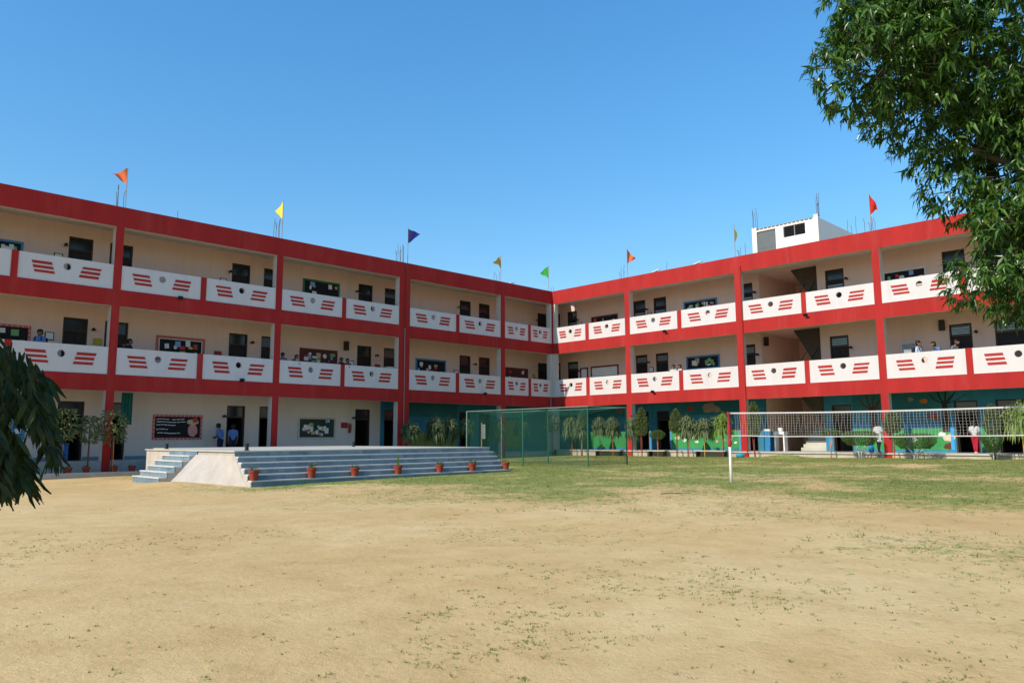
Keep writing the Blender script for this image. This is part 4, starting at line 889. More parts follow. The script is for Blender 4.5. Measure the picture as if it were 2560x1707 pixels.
# ------------------------------------------------------------------ practice cage with green netting
CG = empty('practice_cage', (9.0, -10.8, -.3)); tag(CG, 'green netted practice cage on a pipe frame beside the stage', 'cage')
CO = Vector(CG.location); cx0, cx1, cy0, cy1, ct = 5.69, 12.35, -11.75, -9.7, 1.90
NETM = bpy.data.materials.new('green_netting'); NETM.use_nodes = True
def netting(M):
    N = M.node_tree.nodes; L = M.node_tree.links; P = N['Principled BSDF']; P.inputs['Base Color'].default_value = (.012, .10, .066, 1); P.inputs['Roughness'].default_value = .8
    T = N.new('ShaderNodeBsdfTransparent'); S = N.new('ShaderNodeMixShader'); nz = N.new('ShaderNodeTexNoise'); nz.inputs['Scale'].default_value = 1.2
    geo = N.new('ShaderNodeNewGeometry'); L.new(geo.outputs['Position'], nz.inputs['Vector'])
    r = N.new('ShaderNodeMapRange'); L.new(nz.outputs['Fac'], r.inputs[0]); r.inputs[1].default_value = .3; r.inputs[2].default_value = .7; r.inputs[3].default_value = .17; r.inputs[4].default_value = .30
    TL = N.new('ShaderNodeBsdfTranslucent'); TL.inputs[0].default_value = (.015, .15, .09, 1); A = N.new('ShaderNodeMixShader'); A.inputs[0].default_value = .35
    L.new(P.outputs[0], A.inputs[1]); L.new(TL.outputs[0], A.inputs[2])
    L.new(r.outputs[0], S.inputs[0]); L.new(T.outputs[0], S.inputs[1]); L.new(A.outputs[0], S.inputs[2]); L.new(S.outputs[0], N['Material Output'].inputs[0])
netting(NETM)
PIPE = mat('green_pipe', (.02, .12, .07), .5, .15, 8); PIPEG = mat('grey_green_pipe', (.16, .24, .20), .5, .15, 8)
for x, y in ((cx0, cy0), (9.04, cy0), (cx1, cy0), (cx0, cy1), (8.5, cy1), (cx1+.2, cy1)):
    MB().tube([Vector((x, y, gz(x, y)-.1))-CO, Vector((x, y, ct))-CO], .026, 8).build('post', PIPE if x > 8 else PIPEG, CG)
for a, b in (((cx0, cy0), (cx1, cy0)), ((cx1, cy0), (cx1+.2, cy1)), ((cx1+.2, cy1), (cx0, cy1)), ((cx0, cy1), (cx0, cy0)), ((9.04, cy0), (8.5, cy1))):
    MB().tube([Vector((*a, ct))-CO, Vector((*b, ct))-CO], .018, 8).build('top_rail', PIPEG, CG)
def netsheet(a, b, c, d, sag, seed, ax):
    nu, nv = 14, 8; V = []
    for i in range(nu+1):
        for j in range(nv+1):
            u, v = i/nu, j/nv; p = (Vector(a)*(1-u)+Vector(b)*u)*(1-v) + (Vector(d)*(1-u)+Vector(c)*u)*v
            k = math.sin(math.pi*u)*math.sin(math.pi*v)
            p[ax] += sag*k + .03*noise.noise(Vector((u*5+seed, v*4, seed))); V.append(p-CO)
    F = [(i*(nv+1)+j, (i+1)*(nv+1)+j, (i+1)*(nv+1)+j+1, i*(nv+1)+j+1) for i in range(nu) for j in range(nv)]
    return MB().add(V, F).build('netting', NETM, CG, smooth=True)
zb_ = -.20
netsheet((cx0, cy0, zb_), (9.04, cy0, zb_), (9.04, cy0, ct), (cx0, cy0, ct), .04, 1, 1); netsheet((9.04, cy0, zb_), (cx1, cy0, zb_), (cx1, cy0, ct), (9.04, cy0, ct), .04, 2, 1)
netsheet((cx1, cy0, zb_), (cx1+.2, cy1, zb_), (cx1+.2, cy1, ct), (cx1, cy0, ct), .03, 3, 0); netsheet((cx0, cy0, zb_), (cx0, cy1, zb_), (cx0, cy1, ct), (cx0, cy0, ct), .03, 4, 0)
netsheet((cx0, cy1, zb_), (8.5, cy1, zb_), (8.5, cy1, ct), (cx0, cy1, ct), .04, 5, 1)
netsheet((cx0, cy0, ct-.01), (9.04, cy0, ct-.01), (8.5, cy1, ct-.01), (cx0, cy1, ct-.01), -.28, 6, 2); netsheet((9.04, cy0, ct-.01), (cx1, cy0, ct-.01), (cx1+.2, cy1, ct-.01), (8.5, cy1, ct-.01), -.28, 7, 2)
MB().tube([Vector((cx0, cy0, zb_))-CO, Vector((cx1, cy0, zb_))-CO, Vector((cx1+.2, cy1, zb_))-CO], .007, 5).build('bottom_rope', PIPE, CG)

# ------------------------------------------------------------------ badminton net and its poles
NX0, NY0, NX1, NY1 = 20.84, -16.68, 28.2, -16.35
BN = empty('sports_net', (NX0, NY0, gz(NX0, NY0))); tag(BN, 'white mesh sports net with white tapes stretched across the lawn', 'net'); BO = Vector(BN.location)
def npnt(u, v):
    sag = .045*math.sin(math.pi*u); zt = 1.335-sag; zb2 = .80-.03*math.sin(math.pi*u)+.012*noise.noise(Vector((u*9, 0, 0)))
    q = .02*math.sin(u*9)*v
    return Vector((NX0+(NX1-NX0)*u, NY0+(NY1-NY0)*u+.03*math.sin(3*v+u*8)*(v*(1-v))*4+q*.3, zt+(zb2-zt)*v))-BO
mb = MB(); NC = 118
for i in range(NC+1):
    u = i/NC*.985+.0145; j_ = .0016*math.sin(i*2.7)
    mb.tube([npnt(u+j_*math.sin(k*1.3), k/5) for k in range(6)], .0023, 3, cap=False)
for j in range(1, 9): mb.tube([npnt(i/40*.985+.0145, j/9) for i in range(41)], .0023, 3, cap=False)
o = mb.build('mesh', mat('net_cord', (.38, .37, .35), .8, .1, 10), BN); o['kind'] = 'stuff'
def tape(v, hw, name):
    V = []
    for i in range(41):
        p = npnt(i/40, v)
        for dy, dz in ((-.004, -hw), (.004, -hw), (.004, hw), (-.004, hw)): V.append(p+Vector((0, dy, dz)))
    F = [(4*i+k, 4*i+(k+1) % 4, 4*i+4+(k+1) % 4, 4*i+4+k) for i in range(40) for k in range(4)]
    MB().add(V, F).build(name, mat('net_tape', (.52, .50, .48), .8, .08, 8), BN, fix=True)
tape(0, .016, 'top_tape'); tape(1, .010, 'bottom_tape')
PW = mat('pole_white', (.72, .70, .66), .55, .08, 6, stain=(.4, .36, .3, .4)); PRD = mat('pole_red_wrap', (.34, .03, .04), .8, .25, 14)
def net_pole(x, y, lb):
    z = gz(x, y); t = empty('net_pole', (x, y, z)); tag(t, lb, 'pole', 'poles of the sports net'); h = 1.36-z
    MB().lathe([(.033, -.1), (.031, .82)], (0, 0, 0), 12).build('pipe', PW, t, smooth=True)
    MB().lathe([(.034, .82), (.05, .86), (.052, .93), (.038, .97), (.042, 1.15), (.05, 1.25), (.036, 1.40), (.032, h-.06), (.045, h-.05), (.04, h)], (0, 0, 0), 10).build('red_wrap', PRD, t, smooth=True)
    MB().tube([(0, 0, h-.02), (.10, .0, h-.03)], .008, 5).build('tie_cord', MATS['net_cord'], t)
    MB().tube([(.0, 0, .95), (.10, .0, 1.05)], .008, 5).build('tie_cord', MATS['net_cord'], t)
net_pole(NX0-.05, NY0, 'white net pole wrapped in red cloth at the left end of the net'); net_pole(NX1+.06, NY1, 'net pole at the far right end, outside the picture')

# ------------------------------------------------------------------ benches, bins and other small things along the plinth
def bench(w, s0, s1, label, y=-.30):
    t = empty('stone_bench', ((s0+s1)/2, y, gz((s0+s1)/2, y))); tag(t, label, 'bench', 'low stone benches along the plinth'); L_ = (s1-s0)/2
    MB().box((-L_, -.17, .27), (L_, .17, .32)).build('seat', FLOORM, t)
    for x in (-L_+.12, L_-.12): MB().box((x-.03, -.15, -.1), (x+.03, .15, .269)).build('leg', DARK, t)
bench('R', 3.4, 5.2, 'low stone bench under the saplings right of the cage'); bench('R', 6.9, 8.0, 'low stone bench before the dark door with the flat shrub'); bench('R', 9.7, 11.4, 'low stone bench left of the net pole')
t = empty('waste_bin', (5.0, 1.3, F0['R']), .1); tag(t, 'dark green tapered bin before the light green mural', 'bin')
MB().lathe([(.17, 0), (.22, .5), (.24, .5), (.24, .54), (.2, .54)], (0, 0, 0), 14).build('body', mat('dark_green_plastic', (.01, .06, .035), .5, .1, 5), t, smooth=False); MB().lathe([(.235, .541), (.20, .60), (.06, .62)], (0, 0, 0), 14).build('lid', MATS['dark_green_plastic'], t)
t = empty('water_cooler', (12.62, 1.55, F0['R'])); tag(t, 'blue and white water cooler left of the stairs', 'water cooler')
MB().box((-.16, -.2, 0), (.16, .2, .95)).build('cabinet', mat('cooler_blue', (.03, .20, .40), .5, .1, 4), t); MB().box((-.16, -.2, .951), (.16, .2, 1.04)).build('top_panel', WHITEP, t); MB().tube([(0, -.2, .75), (0, -.27, .75), (0, -.27, .70)], .014, 6).build('tap', STEEL, t)
t = empty('water_stand', (13.25, 1.5, F0['R'])); tag(t, 'white steel stand with a basin beside the water cooler', 'wash stand')
MB().box((-.26, -.2, .78), (.26, .2, .92)).build('basin', WHITEP, t)
for x in (-.22, .22): MB().box((x-.03, -.17, 0), (x+.03, .17, .779)).build('leg', WHITEP, t)
MB().lathe([(.10, .925), (.12, 1.0), (.11, 1.1)], (0, 0, 0), 12).build('jar', WHITEP, t)
t = empty('sack', (12.15, -.45, gz(12.15, -.45)), .3); tag(t, 'small turquoise cloth sack at the foot of the second red column', 'sack')
mb = MB().ellipsoid((0, 0, .09), (.20, .14, .11)); mb.build('bag', mat('turquoise_cloth', (.03, .28, .36), .8, .2, 8), t, smooth=True); MB().ellipsoid((.17, .02, .12), (.06, .05, .05), 8, 6).build('knot', MATS['turquoise_cloth'], t, smooth=True)
P = on_x(150, 1148, -1.4); t = empty('storage_box', (-1.4, P.y, 0)); tag(t, 'blue box before the far left ground floor door', 'box'); BB = mat('blue_plastic', (.02, .10, .30), .5, .15, 4)
MB().box((-.2, -.2, 0), (.2, .2, .60)).build('body', BB, t); MB().box((-.215, -.215, .601), (.215, .215, .65)).build('lid', BB, t)
t = empty('side_bench', (.5, -21.6, 0)); t.location.z = -.40; tag(t, 'blue grey bench between the far left column and the stage', 'bench')
MB().box((-.2, -1.0, .40), (.2, 1.0, .45)).build('seat', TILE[0], t)
for y in (-.85, .85): MB().box((-.16, y-.05, 0), (.16, y+.05, .399)).build('leg', KERBM, t)
GT = mat('green_tarp', (.012, .10, .075), .8, .2, 4)
for (s, z0, z1, r_, lb) in ((23.35, 1.35, 2.50, .20, 'rolled dark green blind hanging beside the far left column'), (10.35, 1.35, 2.50, .26, 'dark green blind hanging beside the double column, ground floor')):
    t = empty('rolled_blind', Q('L', s, .55 if s > 20 else 1.0, z0)); tag(t, lb, 'blind', 'green blinds on the ground floor')
    V = []; n = 10
    for k in range(n+1):
        for z in (0, z1-z0): V.append((.035*math.sin(k*1.9), -r_+2*r_*k/n, z))
    MB().add(V, [(2*k, 2*k+2, 2*k+3, 2*k+1) for k in range(n)]).build('cloth', GT, t); MB().tube([(0, -r_, z1-z0), (0, r_, z1-z0)], .03, 8).build('roller', GT, t)
    MB().tube([(0, -r_, 0), (0, r_, 0)], .02, 8).build('bottom_bar', GT, t)
# ------------------------------------------------------------------ people
SKIN = mat('skin', (.20, .105, .062), .6, .08, 8); HAIR = mat('hair', (.010, .008, .007), .5, .15, 12); SHOE = mat('shoe', (.02, .018, .018), .5, .1, 8)
CL = {k: mat('cloth_'+k, c, .85, .12, 9) for k, c in dict(white=(.52,.52,.54), blue=(.10,.19,.42), pale=(.50,.58,.68), navy=(.015,.02,.045), black=(.012,.012,.014), red=(.40,.012,.03), grey=(.16,.17,.19), maroon=(.14,.015,.03)).items()}
def person(loc, facing, H, top, bottom, label, pose='stand', tunic=False, sleeve='short', hair='short', vox=.016, seed=0, bag=None, shoes=SHOE):
    """local -y is where the person faces; one continuous body, hair as a child"""
    r = random.Random(seed); t = empty('person', loc, facing); tag(t, label, 'person', 'people at the school')
    h = H; prim = []                                       # (p0, p1, r0, r1, flatten-y, label)
    def P(x, y, z): return Vector((x*h, y*h, z*h))
    step = {'stand': (0, 0), 'walk': (.07, -.07), 'cross': (.03, -.05)}.get(pose, (0, 0))
    bow = {'bow': 1.0, 'lean': 1.0}.get(pose, 0.0) if pose != 'cross' else .7
    lean = -.05*bow - (.10 if pose == 'lean' else 0)
    hipL, hipR = P(.052, 0, .52), P(-.052, 0, .52)
    for s, hp, st in ((1, hipL, step[0]), (-1, hipR, step[1])):
        k = P(.056*s*(0.6 if pose == 'cross' else 1), -st*.6-.012, .285); a = P(.050*s*(.3 if pose == 'cross' else 1), -st*1.1+.012, .045)
        prim += [(hp, k, .062, .042, 1, 'leg'), (k, k*.45+a*.55+P(0, .008, 0), .040, .037, 1, 'leg'), (k*.45+a*.55+P(0, .008, 0), a, .037, .026, 1, 'leg'), (a+P(0, .015, -.02), a+P(.008*s, -.085, -.028), .023, .020, 1, 'foot')]
    ch = P(0, lean*.6, .73); nk = P(0, lean, .835); hd = P(0, lean*1.3-.012-.03*bow, .925)
    prim += [(P(.035, 0, .52), P(-.035, 0, .52), .070, .070, 1, 'leg' if not tunic else 'top'), (P(0, 0, .55), P(0, lean*.3, .63), .075, .072, 1, 'top'), (P(.03, lean*.3, .64), P(.045, lean*.6, .745), .066, .062, 1, 'top'), (P(-.03, lean*.3, .64), P(-.045, lean*.6, .745), .066, .062, 1, 'top'),
             (P(.085, lean*.8, .795), P(-.085, lean*.8, .795), .043, .043, 1, 'top'), (nk-P(0, 0, .02), nk+P(0, -.008, .04), .033, .030, 1, 'skin')]
    if tunic:
        for k in range(6):
            a = k*math.pi/3; prim.append((P(.04*math.cos(a), .03*math.sin(a), .60), P(.10*math.cos(a), .075*math.sin(a), .36), .055, .045, 1, 'top'))
    prim += [(hd+P(0, .012, .018), hd+P(0, -.008, -.02), .060, .050, 1, 'skin'), (hd+P(0, -.030, -.035), hd+P(0, -.042, -.047), .030, .022, 1, 'skin'), (hd+P(0, -.062, -.002), hd+P(0, -.073, -.018), .008, .011, 1, 'skin'), (hd+P(.061, .005, -.01), hd+P(.064, .008, .012), .010, .012, 1, 'skin'), (hd+P(-.061, .005, -.01), hd+P(-.064, .008, .012), .010, .012, 1, 'skin')]
    for s in (1, -1):
        sh = P(.108*s, lean*.8, .79)
        if pose in ('lean',): el, wr = P(.135*s, lean*.8-.06, .64), P(.09*s, lean-.19, .67)
        elif pose in ('bow', 'cross'): el, wr = P(.135*s, lean*.6+.01, .635), P(.055*s, lean-.13, .60)
        elif pose == 'walk': el, wr = P(.135*s, .03*s, .625), P(.135*s, -.05*s-.03, .49)
        else: el, wr = P(.135*s, .015, .625), P(.128*s, -.035, .475)
        sl = 'top'; lo = 'top' if sleeve == 'long' else 'skin'
        mid = sh*.4+el*.6
        prim += [(sh, mid, .036, .031, 1, sl), (mid, el, .029, .026, 1, sl if sleeve == 'long' else 'skin'), (el, wr, .026, .019, 1, lo)]
        d = (wr-el).normalized(); side = Vector((s, 0, 0)); pal = wr+d*.045*h
        prim.append((wr, pal, .020, .022, .6, 'skin'))
        acr = d.cross(Vector((1, 0, 0)) if abs(d.x) < .8 else Vector((0, 1, 0))).normalized()
        for q in range(4):
            b = pal+acr*((q-1.5)*.0125*h); ln = (.040, .046, .044, .035)[q]*h; c1 = b+d*ln*.6; c2 = c1+(d+Vector((-s*.5, -.3, 0))).normalized()*ln*.5
            prim += [(b, c1, .0078, .0075, 1, 'skin'), (c1, c2, .0075, .0065, 1, 'skin')]
        th = wr+d*.015*h-acr*.015*h; prim.append((th, th+(d-acr*.9).normalized()*.045*h, .0095, .0075, 1, 'skin'))
    mb = MB()
    for p0, p1, r0, r1, fl, lb in prim:
        r0, r1 = r0*h, r1*h; ax = p1-p0; n = max(2, int(ax.length/(.05*h))+1)
        pts = [p0-ax.normalized()*r0*.75, p0-ax.normalized()*r0*.45]+[p0.lerp(p1, k/n) for k in range(n+1)]+[p1+ax.normalized()*r1*.45, p1+ax.normalized()*r1*.75]
        rr = [r0*.62, r0*.88]+[r0+(r1-r0)*k/n for k in range(n+1)]+[r1*.88, r1*.62]
        mb.tube(pts, rr, 10)
    me = mb.mesh('body_src', SKIN); tmp = bpy.data.objects.new('tmp', me); col.objects.link(tmp)
    md = tmp.modifiers.new('r', 'REMESH'); md.mode = 'VOXEL'; md.voxel_size = vox; md.adaptivity = 0
    ms = tmp.modifiers.new('s', 'SMOOTH'); ms.factor = .5; ms.iterations = 2
    dg = bpy.context.evaluated_depsgraph_get(); body = bpy.data.meshes.new_from_object(tmp.evaluated_get(dg)); bpy.data.objects.remove(tmp); bpy.data.meshes.remove(me)
    body.materials.clear()
    for M in (SKIN, top, bottom, shoes): body.materials.append(M)
    A = np.array([p[0] for p in prim]); B = np.array([p[1] for p in prim]); R0 = np.array([(p[2]+p[3])/2*h for p in prim]); lab = np.array([{'skin': 0, 'top': 1, 'leg': 2, 'foot': 3}[p[5]] for p in prim])
    nf = len(body.polygons); cen = np.zeros(nf*3); body.polygons.foreach_get('center', cen); cen = cen.reshape(-1, 3)
    D = B-A; den = (D*D).sum(1)+1e-9; tt = np.clip(((cen[:, None, :]-A)*D).sum(2)/den, 0, 1); dist = np.linalg.norm(cen[:, None, :]-(A+D*tt[:, :, None]), axis=2)-R0
    body.polygons.foreach_set('material_index', lab[dist.argmin(1)].astype(np.int32)); body.polygons.foreach_set('use_smooth', [True]*nf); body.update()
    link('body', body, t)
    hm = MB(); c = hd+P(0, .020, .030); hm.ellipsoid(c, (.068*h, .070*h, .058*h), 14, 9)
    hm.ellipsoid(hd+P(0, .045, -.005), (.060*h, .045*h, .060*h), 12, 8)
    if hair == 'tail': hm.tube([hd+P(0, .085, .02), hd+P(0, .11, -.05), hd+P(0, .09, -.16)], [.020*h, .024*h, .008*h], 8)
    if hair == 'bun': hm.ellipsoid(hd+P(0, .095, .0), (.032*h, .030*h, .032*h), 10, 7)
    hm.build('hair', HAIR, t, smooth=True)
    ey = MB()
    for s in (1, -1): ey.ellipsoid(hd+P(.024*s, -.052, .004), (.008*h, .006*h, .005*h), 8, 5)
    ey.build('eyes', HAIR, t)
    if bag:
        bm_ = MB(); bm_.box(P(-.11, .08, .60), P(.11, .15, .80)); o = bm_.build('backpack', bag, t)
        sm = MB()
        for s in (1, -1): sm.tube([P(.07*s, .09, .80), P(.075*s, lean*.8-.03, .835), P(.075*s, lean-.065, .76), P(.08*s, .06, .62)], .012*h, 5)
        sm.build('straps', bag, t)
    return t
# facing angle: 0 looks towards -Y (out of the sunny wing); the shaded wing looks towards +X at 90 deg
L90 = RAD(90)
person((17.87, 1.0, F0['R']), RAD(165), 1.31, CL['white'], CL['black'], 'person in a white tunic and black leggings at the red column behind the net', 'walk', True, 'short', 'bun', .012, 1)
person((21.55, .85, F0['R']), RAD(200), 1.27, CL['white'], CL['red'], 'person in a white shirt and red trousers standing before a dark doorway', 'cross', False, 'short', 'tail', .012, 2, shoes=PW)
person((-1.3, -19.36, 0), RAD(-60), 1.43, CL['blue'], CL['navy'], 'person in a blue shirt with hands together left of the ground floor door', 'bow', False, 'short', 'short', .013, 3)
person((-1.25, -18.85, 0), RAD(-100), 1.40, CL['blue'], CL['navy'], 'person in a blue shirt before the open ground floor door behind the stage', 'stand', False, 'short', 'short', .013, 4)
U = FLOOR[1]
person((-.9, -26.3, U), L90-.8, 1.50, CL['blue'], CL['navy'], 'person in a blue shirt on the far left first floor balcony', 'walk', False, 'short', 'short', .018, 5, bag=CL['black'])
person((-.7, -23.33, U), L90+.9, 1.40, CL['navy'], CL['navy'], 'person in dark clothes right of the far left column, first floor', 'stand', False, 'long', 'short', .018, 6)
person((-.75, -23.62, U), L90, 1.22, CL['pale'], CL['navy'], 'short person in a pale blue shirt beside the far left column, first floor', 'lean', False, 'short', 'short', .018, 7)
person((-.7, -16.98, U), L90-.4, 1.36, CL['grey'], CL['navy'], 'person in grey at the left end of the third bay, first floor', 'stand', False, 'long', 'short', .018, 8)
person((-.5, -16.68, U), L90+.5, 1.26, CL['navy'], CL['navy'], 'shorter person in dark blue near the left end of the third bay, first floor', 'lean', False, 'long', 'short', .018, 9)
person((-.6, -14.05, U), L90+.2, 1.34, CL['black'], CL['navy'], 'person in black behind the red post right of the dark red board', 'stand', False, 'long', 'short', .018, 10)
person((-.5, -13.78, U), L90-.6, 1.28, CL['maroon'], CL['navy'], 'person in maroon just right of the red post in the third bay', 'lean', False, 'long', 'short', .018, 11)
person((-1.3, -14.70, U), L90+1.2, 1.30, CL['blue'], CL['navy'], 'person in a blue shirt bending before the dark red board', 'lean', False, 'short', 'short', .018, 12)
person((7.9, .72, U), .5, 1.34, CL['white'], CL['grey'], 'left one of two children in white shirts on the sunny first floor', 'stand', False, 'short', 'short', .018, 13)
person((8.30, .70, U), -.5, 1.33, CL['white'], CL['grey'], 'right one of two children in white shirts on the sunny first floor', 'stand', False, 'short', 'short', .018, 14)
person((19.83, .62, U), 1.4, 1.48, CL['pale'], CL['navy'], 'person in a pale shirt with dark backpack below the air conditioner', 'stand', False, 'short', 'short', .018, 15, bag=CL['navy'])
person((20.62, .72, U), -.7, 1.38, CL['blue'], CL['navy'], 'person in a blue shirt leaning on the balcony panel, sunny wing', 'lean', False, 'short', 'short', .018, 16)
person((20.98, 1.15, U), 1.2, 1.46, CL['grey'], CL['navy'], 'person in grey before the louvred door, sunny wing first floor', 'bow', False, 'short', 'short', .018, 17)
t = empty('carrier_bag', (17.62, .82, F0['R'])); tag(t, 'bright blue carrier bag at the feet of the person in white', 'bag')
MB().lathe([(.09, 0), (.12, .12), (.10, .26), (.05, .33)], (0, 0, 0), 10).build('bag', mat('blue_bag', (.02, .22, .55), .6, .15, 9), t, smooth=True); MB().tube([(-.04, 0, .32), (-.03, 0, .42), (.03, 0, .42), (.04, 0, .32)], .008, 5).build('handle', MATS['blue_bag'], t)

# ------------------------------------------------------------------ mango tree on the right
FH = Vector((FW.x, FW.y, 0)).normalized(); RH = Vector((FH.y, -FH.x, 0))
def cw(a, c, z): return Vector((CAM.x, CAM.y, 0)) + RH*a + FH*c + Vector((0, 0, z))
tb_ = cw(10.4, 12.6, 0); MT = empty('mango_tree', (tb_.x, tb_.y, gz(tb_.x, tb_.y))); tag(MT, 'mango tree with dark glossy leaves hanging in from the upper right', 'tree'); MO = Vector(MT.location)
CLUMPS = [(9.0, 12.3, 7.9, 3.3, 2.7, 2.8), (6.35, 11.9, 7.1, 1.3, 1.0, 1.3), (6.9, 12.0, 8.6, 1.7, 1.2, 1.5), (8.95, 12.1, 5.4, 2.0, 1.5, 1.9), (8.85, 12.0, 3.3, 1.7, .70, 1.4), (10.8, 12.8, 5.6, 2.4, 2.2, 2.2), (8.9, 11.6, 4.2, 1.6, .6, 1.0)]
rm = random.Random(17); lm = MB(); tw = MB()
for (a, c, z, ra, rz_, rc) in CLUMPS:
    vol = ra*rz_*rc; nt_ = int(330+118*vol)
    for k in range(nt_):
        d = rdir(rm); q = (rm.uniform(.12, 1.0))**.42*(1+.13*noise.noise(Vector((d.x*2.3+a, d.y*2.3+z, d.z*2.3))))
        p = cw(a, c, z) + (RH*d.x*ra + FH*d.y*rc)*q + Vector((0, 0, d.z*rz_*q)) - MO
        o = (RH*d.x + FH*d.y + Vector((0, 0, d.z*.7))).normalized()
        axd = (o + rdir(rm)*.6 + Vector((0, 0, .05))).normalized()
        if noise.noise(p*.85) < -.22 and q > .7: continue          # gaps between the leaf masses
        nl = rm.randint(8, 14); e1 = axd.orthogonal().normalized(); e2 = axd.cross(e1); sc = rm.uniform(.75, 1.25); tl = rm.uniform(.10, .26)
        for j in range(nl):
            t_ = j*2.4+rm.uniform(-.6, .6); ld = axd*rm.uniform(.1, 1.0) + (e1*math.cos(t_)+e2*math.sin(t_))*rm.uniform(.35, 1.0) + Vector((0, 0, -rm.uniform(.2, 1.1)))
            big = rm.choice((.7, .9, 1.0, 1.15, 1.3))*sc
            add_leaf(lm, p+axd*(tl*(j/nl-.5)), ld, axd*.5+rdir(rm)*.5+Vector((0, 0, .7)), rm.uniform(.14, .21)*big, rm.uniform(.036, .052)*big, rm.uniform(.0, .45))
        if k % 6 == 0: tw.tube([p-axd*.02, p-o*rm.uniform(.25, .5)-Vector((0, 0, .05))], [.006, .011], 4, cap=False)
c_ = lm.build('crown', LEAFM, MT); c_['kind'] = 'stuff'
tw.build('twigs', BARK, MT)['kind'] = 'stuff'
tk = MB(); z0 = MO.z
tk.tube([Vector((0, 0, -.3)), Vector((.05, 0, 1.0)), cw(10.3, 12.6, 2.4)-MO, cw(10.2, 12.6, 3.6)-MO], [.34, .28, .25, .22], 12)
tk.build('trunk', BARK, MT, smooth=True)
lb_ = MB()
for pts, r0 in (([cw(10.3, 12.6, 2.2), cw(9.6, 12.3, 2.9), cw(8.6, 12.0, 3.2), cw(7.4, 11.9, 3.3)], .10), ([cw(10.2, 12.6, 3.3), cw(9.4, 12.4, 4.4), cw(8.5, 12.1, 5.2), cw(7.4, 12.0, 5.6)], .13), ([cw(10.2, 12.6, 3.5), cw(9.6, 12.5, 5.4), cw(8.6, 12.2, 7.0), cw(6.6, 12.0, 7.2)], .15),
                ([cw(10.2, 12.6, 3.5), cw(10.4, 12.8, 5.6), cw(9.4, 12.5, 8.0), cw(8.6, 12.3, 9.4)], .15), ([cw(10.2, 12.6, 3.4), cw(11.2, 13.0, 5.0), cw(12.0, 13.2, 6.4)], .12), ([cw(9.0, 12.2, 3.1), cw(8.4, 11.7, 3.7), cw(8.0, 11.5, 4.3)], .05), ([cw(9.2, 12.3, 4.6), cw(8.6, 11.9, 4.1), cw(8.2, 11.8, 3.6)], .05)):
    lb_.tube([p-MO for p in pts], [r0*(1-.8*k/(len(pts)-1)) for k in range(len(pts))], 8)
lb_.build('limbs', BARK, MT, smooth=True)

# ------------------------------------------------------------------ ashoka tree close by on the left, one bough hanging into view
ab = cw(-3.1, -1.2, 0); AT = empty('ashoka_tree', (ab.x, ab.y, gz(ab.x, ab.y))); tag(AT, 'dark ashoka tree bough with drooping leaves, close at the left edge', 'tree'); AO = Vector(AT.location)
ra = random.Random(5); lm = MB(); tw = MB()
def inside(x, y, poly):
    c = False
    for i in range(len(poly)):
        (x1, y1), (x2, y2) = poly[i], poly[i-1]
        if (y1 > y) != (y2 > y) and x < (x2-x1)*(y-y1)/(y2-y1)+x1: c = not c
    return c
BOUGH = [[(-520, 770), (-60, 805), (0, 830), (40, 860), (98, 905), (130, 960), (118, 1020), (60, 1010), (0, 1060), (-120, 1150), (-420, 1180)],
         [(60, 980), (112, 985), (128, 1060), (140, 1130), (126, 1150), (108, 1100), (88, 1050)],
         [(-420, 1050), (0, 1060), (40, 1080), (72, 1165), (70, 1195), (40, 1190), (0, 1200), (-300, 1230)]]
for poly, n in zip(BOUGH, (1350, 75, 900)):
    xs = [p[0] for p in poly]; ys = [p[1] for p in poly]; k = 0
    while k < n:
        x, y = ra.uniform(min(xs), max(xs)), ra.uniform(min(ys), max(ys))
        if x < -60 and ra.random() < .45: continue
        if not inside(x, y, poly): continue
        k += 1; p = forward(ra.uniform(1.18, 1.62), x, y)-AO
        s = ra.uniform(-.5, .85); d = Vector((0, 0, -1.0)) + RH*s + FH*ra.uniform(-.3, .3)
        L_ = ra.uniform(.036, .066); n_ = (-FH + RH*ra.uniform(-.8, .8) + Vector((0, 0, ra.uniform(-.1, .5))))
        # a long blade with a wavy edge: four segments
        d.normalize(); sd_ = d.cross(n_).normalized(); nn = sd_.cross(d); W_ = L_*ra.uniform(.13, .20); V = []; ph = ra.uniform(0, 6)
        for q, wq in enumerate((.15, .8, 1.0, .75, .05)):
            c0 = p + d*L_*q/4 + nn*(-.05*L_*(q/4)**2); V += [c0+sd_*W_*.5*wq+nn*W_*.22*math.sin(ph+q*2.1), c0-nn*W_*.15, c0-sd_*W_*.5*wq+nn*W_*.22*math.sin(ph+1+q*2.3)]
        F = []
        for q in range(4): F += [(3*q, 3*q+1, 3*q+4, 3*q+3), (3*q+1, 3*q+2, 3*q+5, 3*q+4)]
        lm.add(V, F)
def cluster(c, R, n, L0):
    for k in range(n):
        d = rdir(ra); p = c + Vector((d.x*R[0], d.y*R[1], d.z*R[2]))*(ra.random()**.4) - AO
        add_leaf(lm, p, Vector((d.x*.4, d.y*.4, -1)), rdir(ra)+d, L0*ra.uniform(.7, 1.2), L0*.28, .15)
Pb = forward(1.4, -60, 1010)
cluster(Pb - SUN_DIR*1.35 + RH*(-.15), (.62, .55, .62), 2600, .11)  # unseen leaf mass added up-sun to shade the bough
cluster(Pb - SUN_DIR*2.3 + RH*(-.25) + Vector((0, 0, .15)), (.7, .65, .7), 2400, .12)  # second unseen mass, added farther up-sun for the same shade
cluster(cw(-3.1, -1.2, 2.2), (.7, .7, 1.3), 2600, .13)
c_ = lm.build('crown', LEAFA, AT); c_['kind'] = 'stuff'
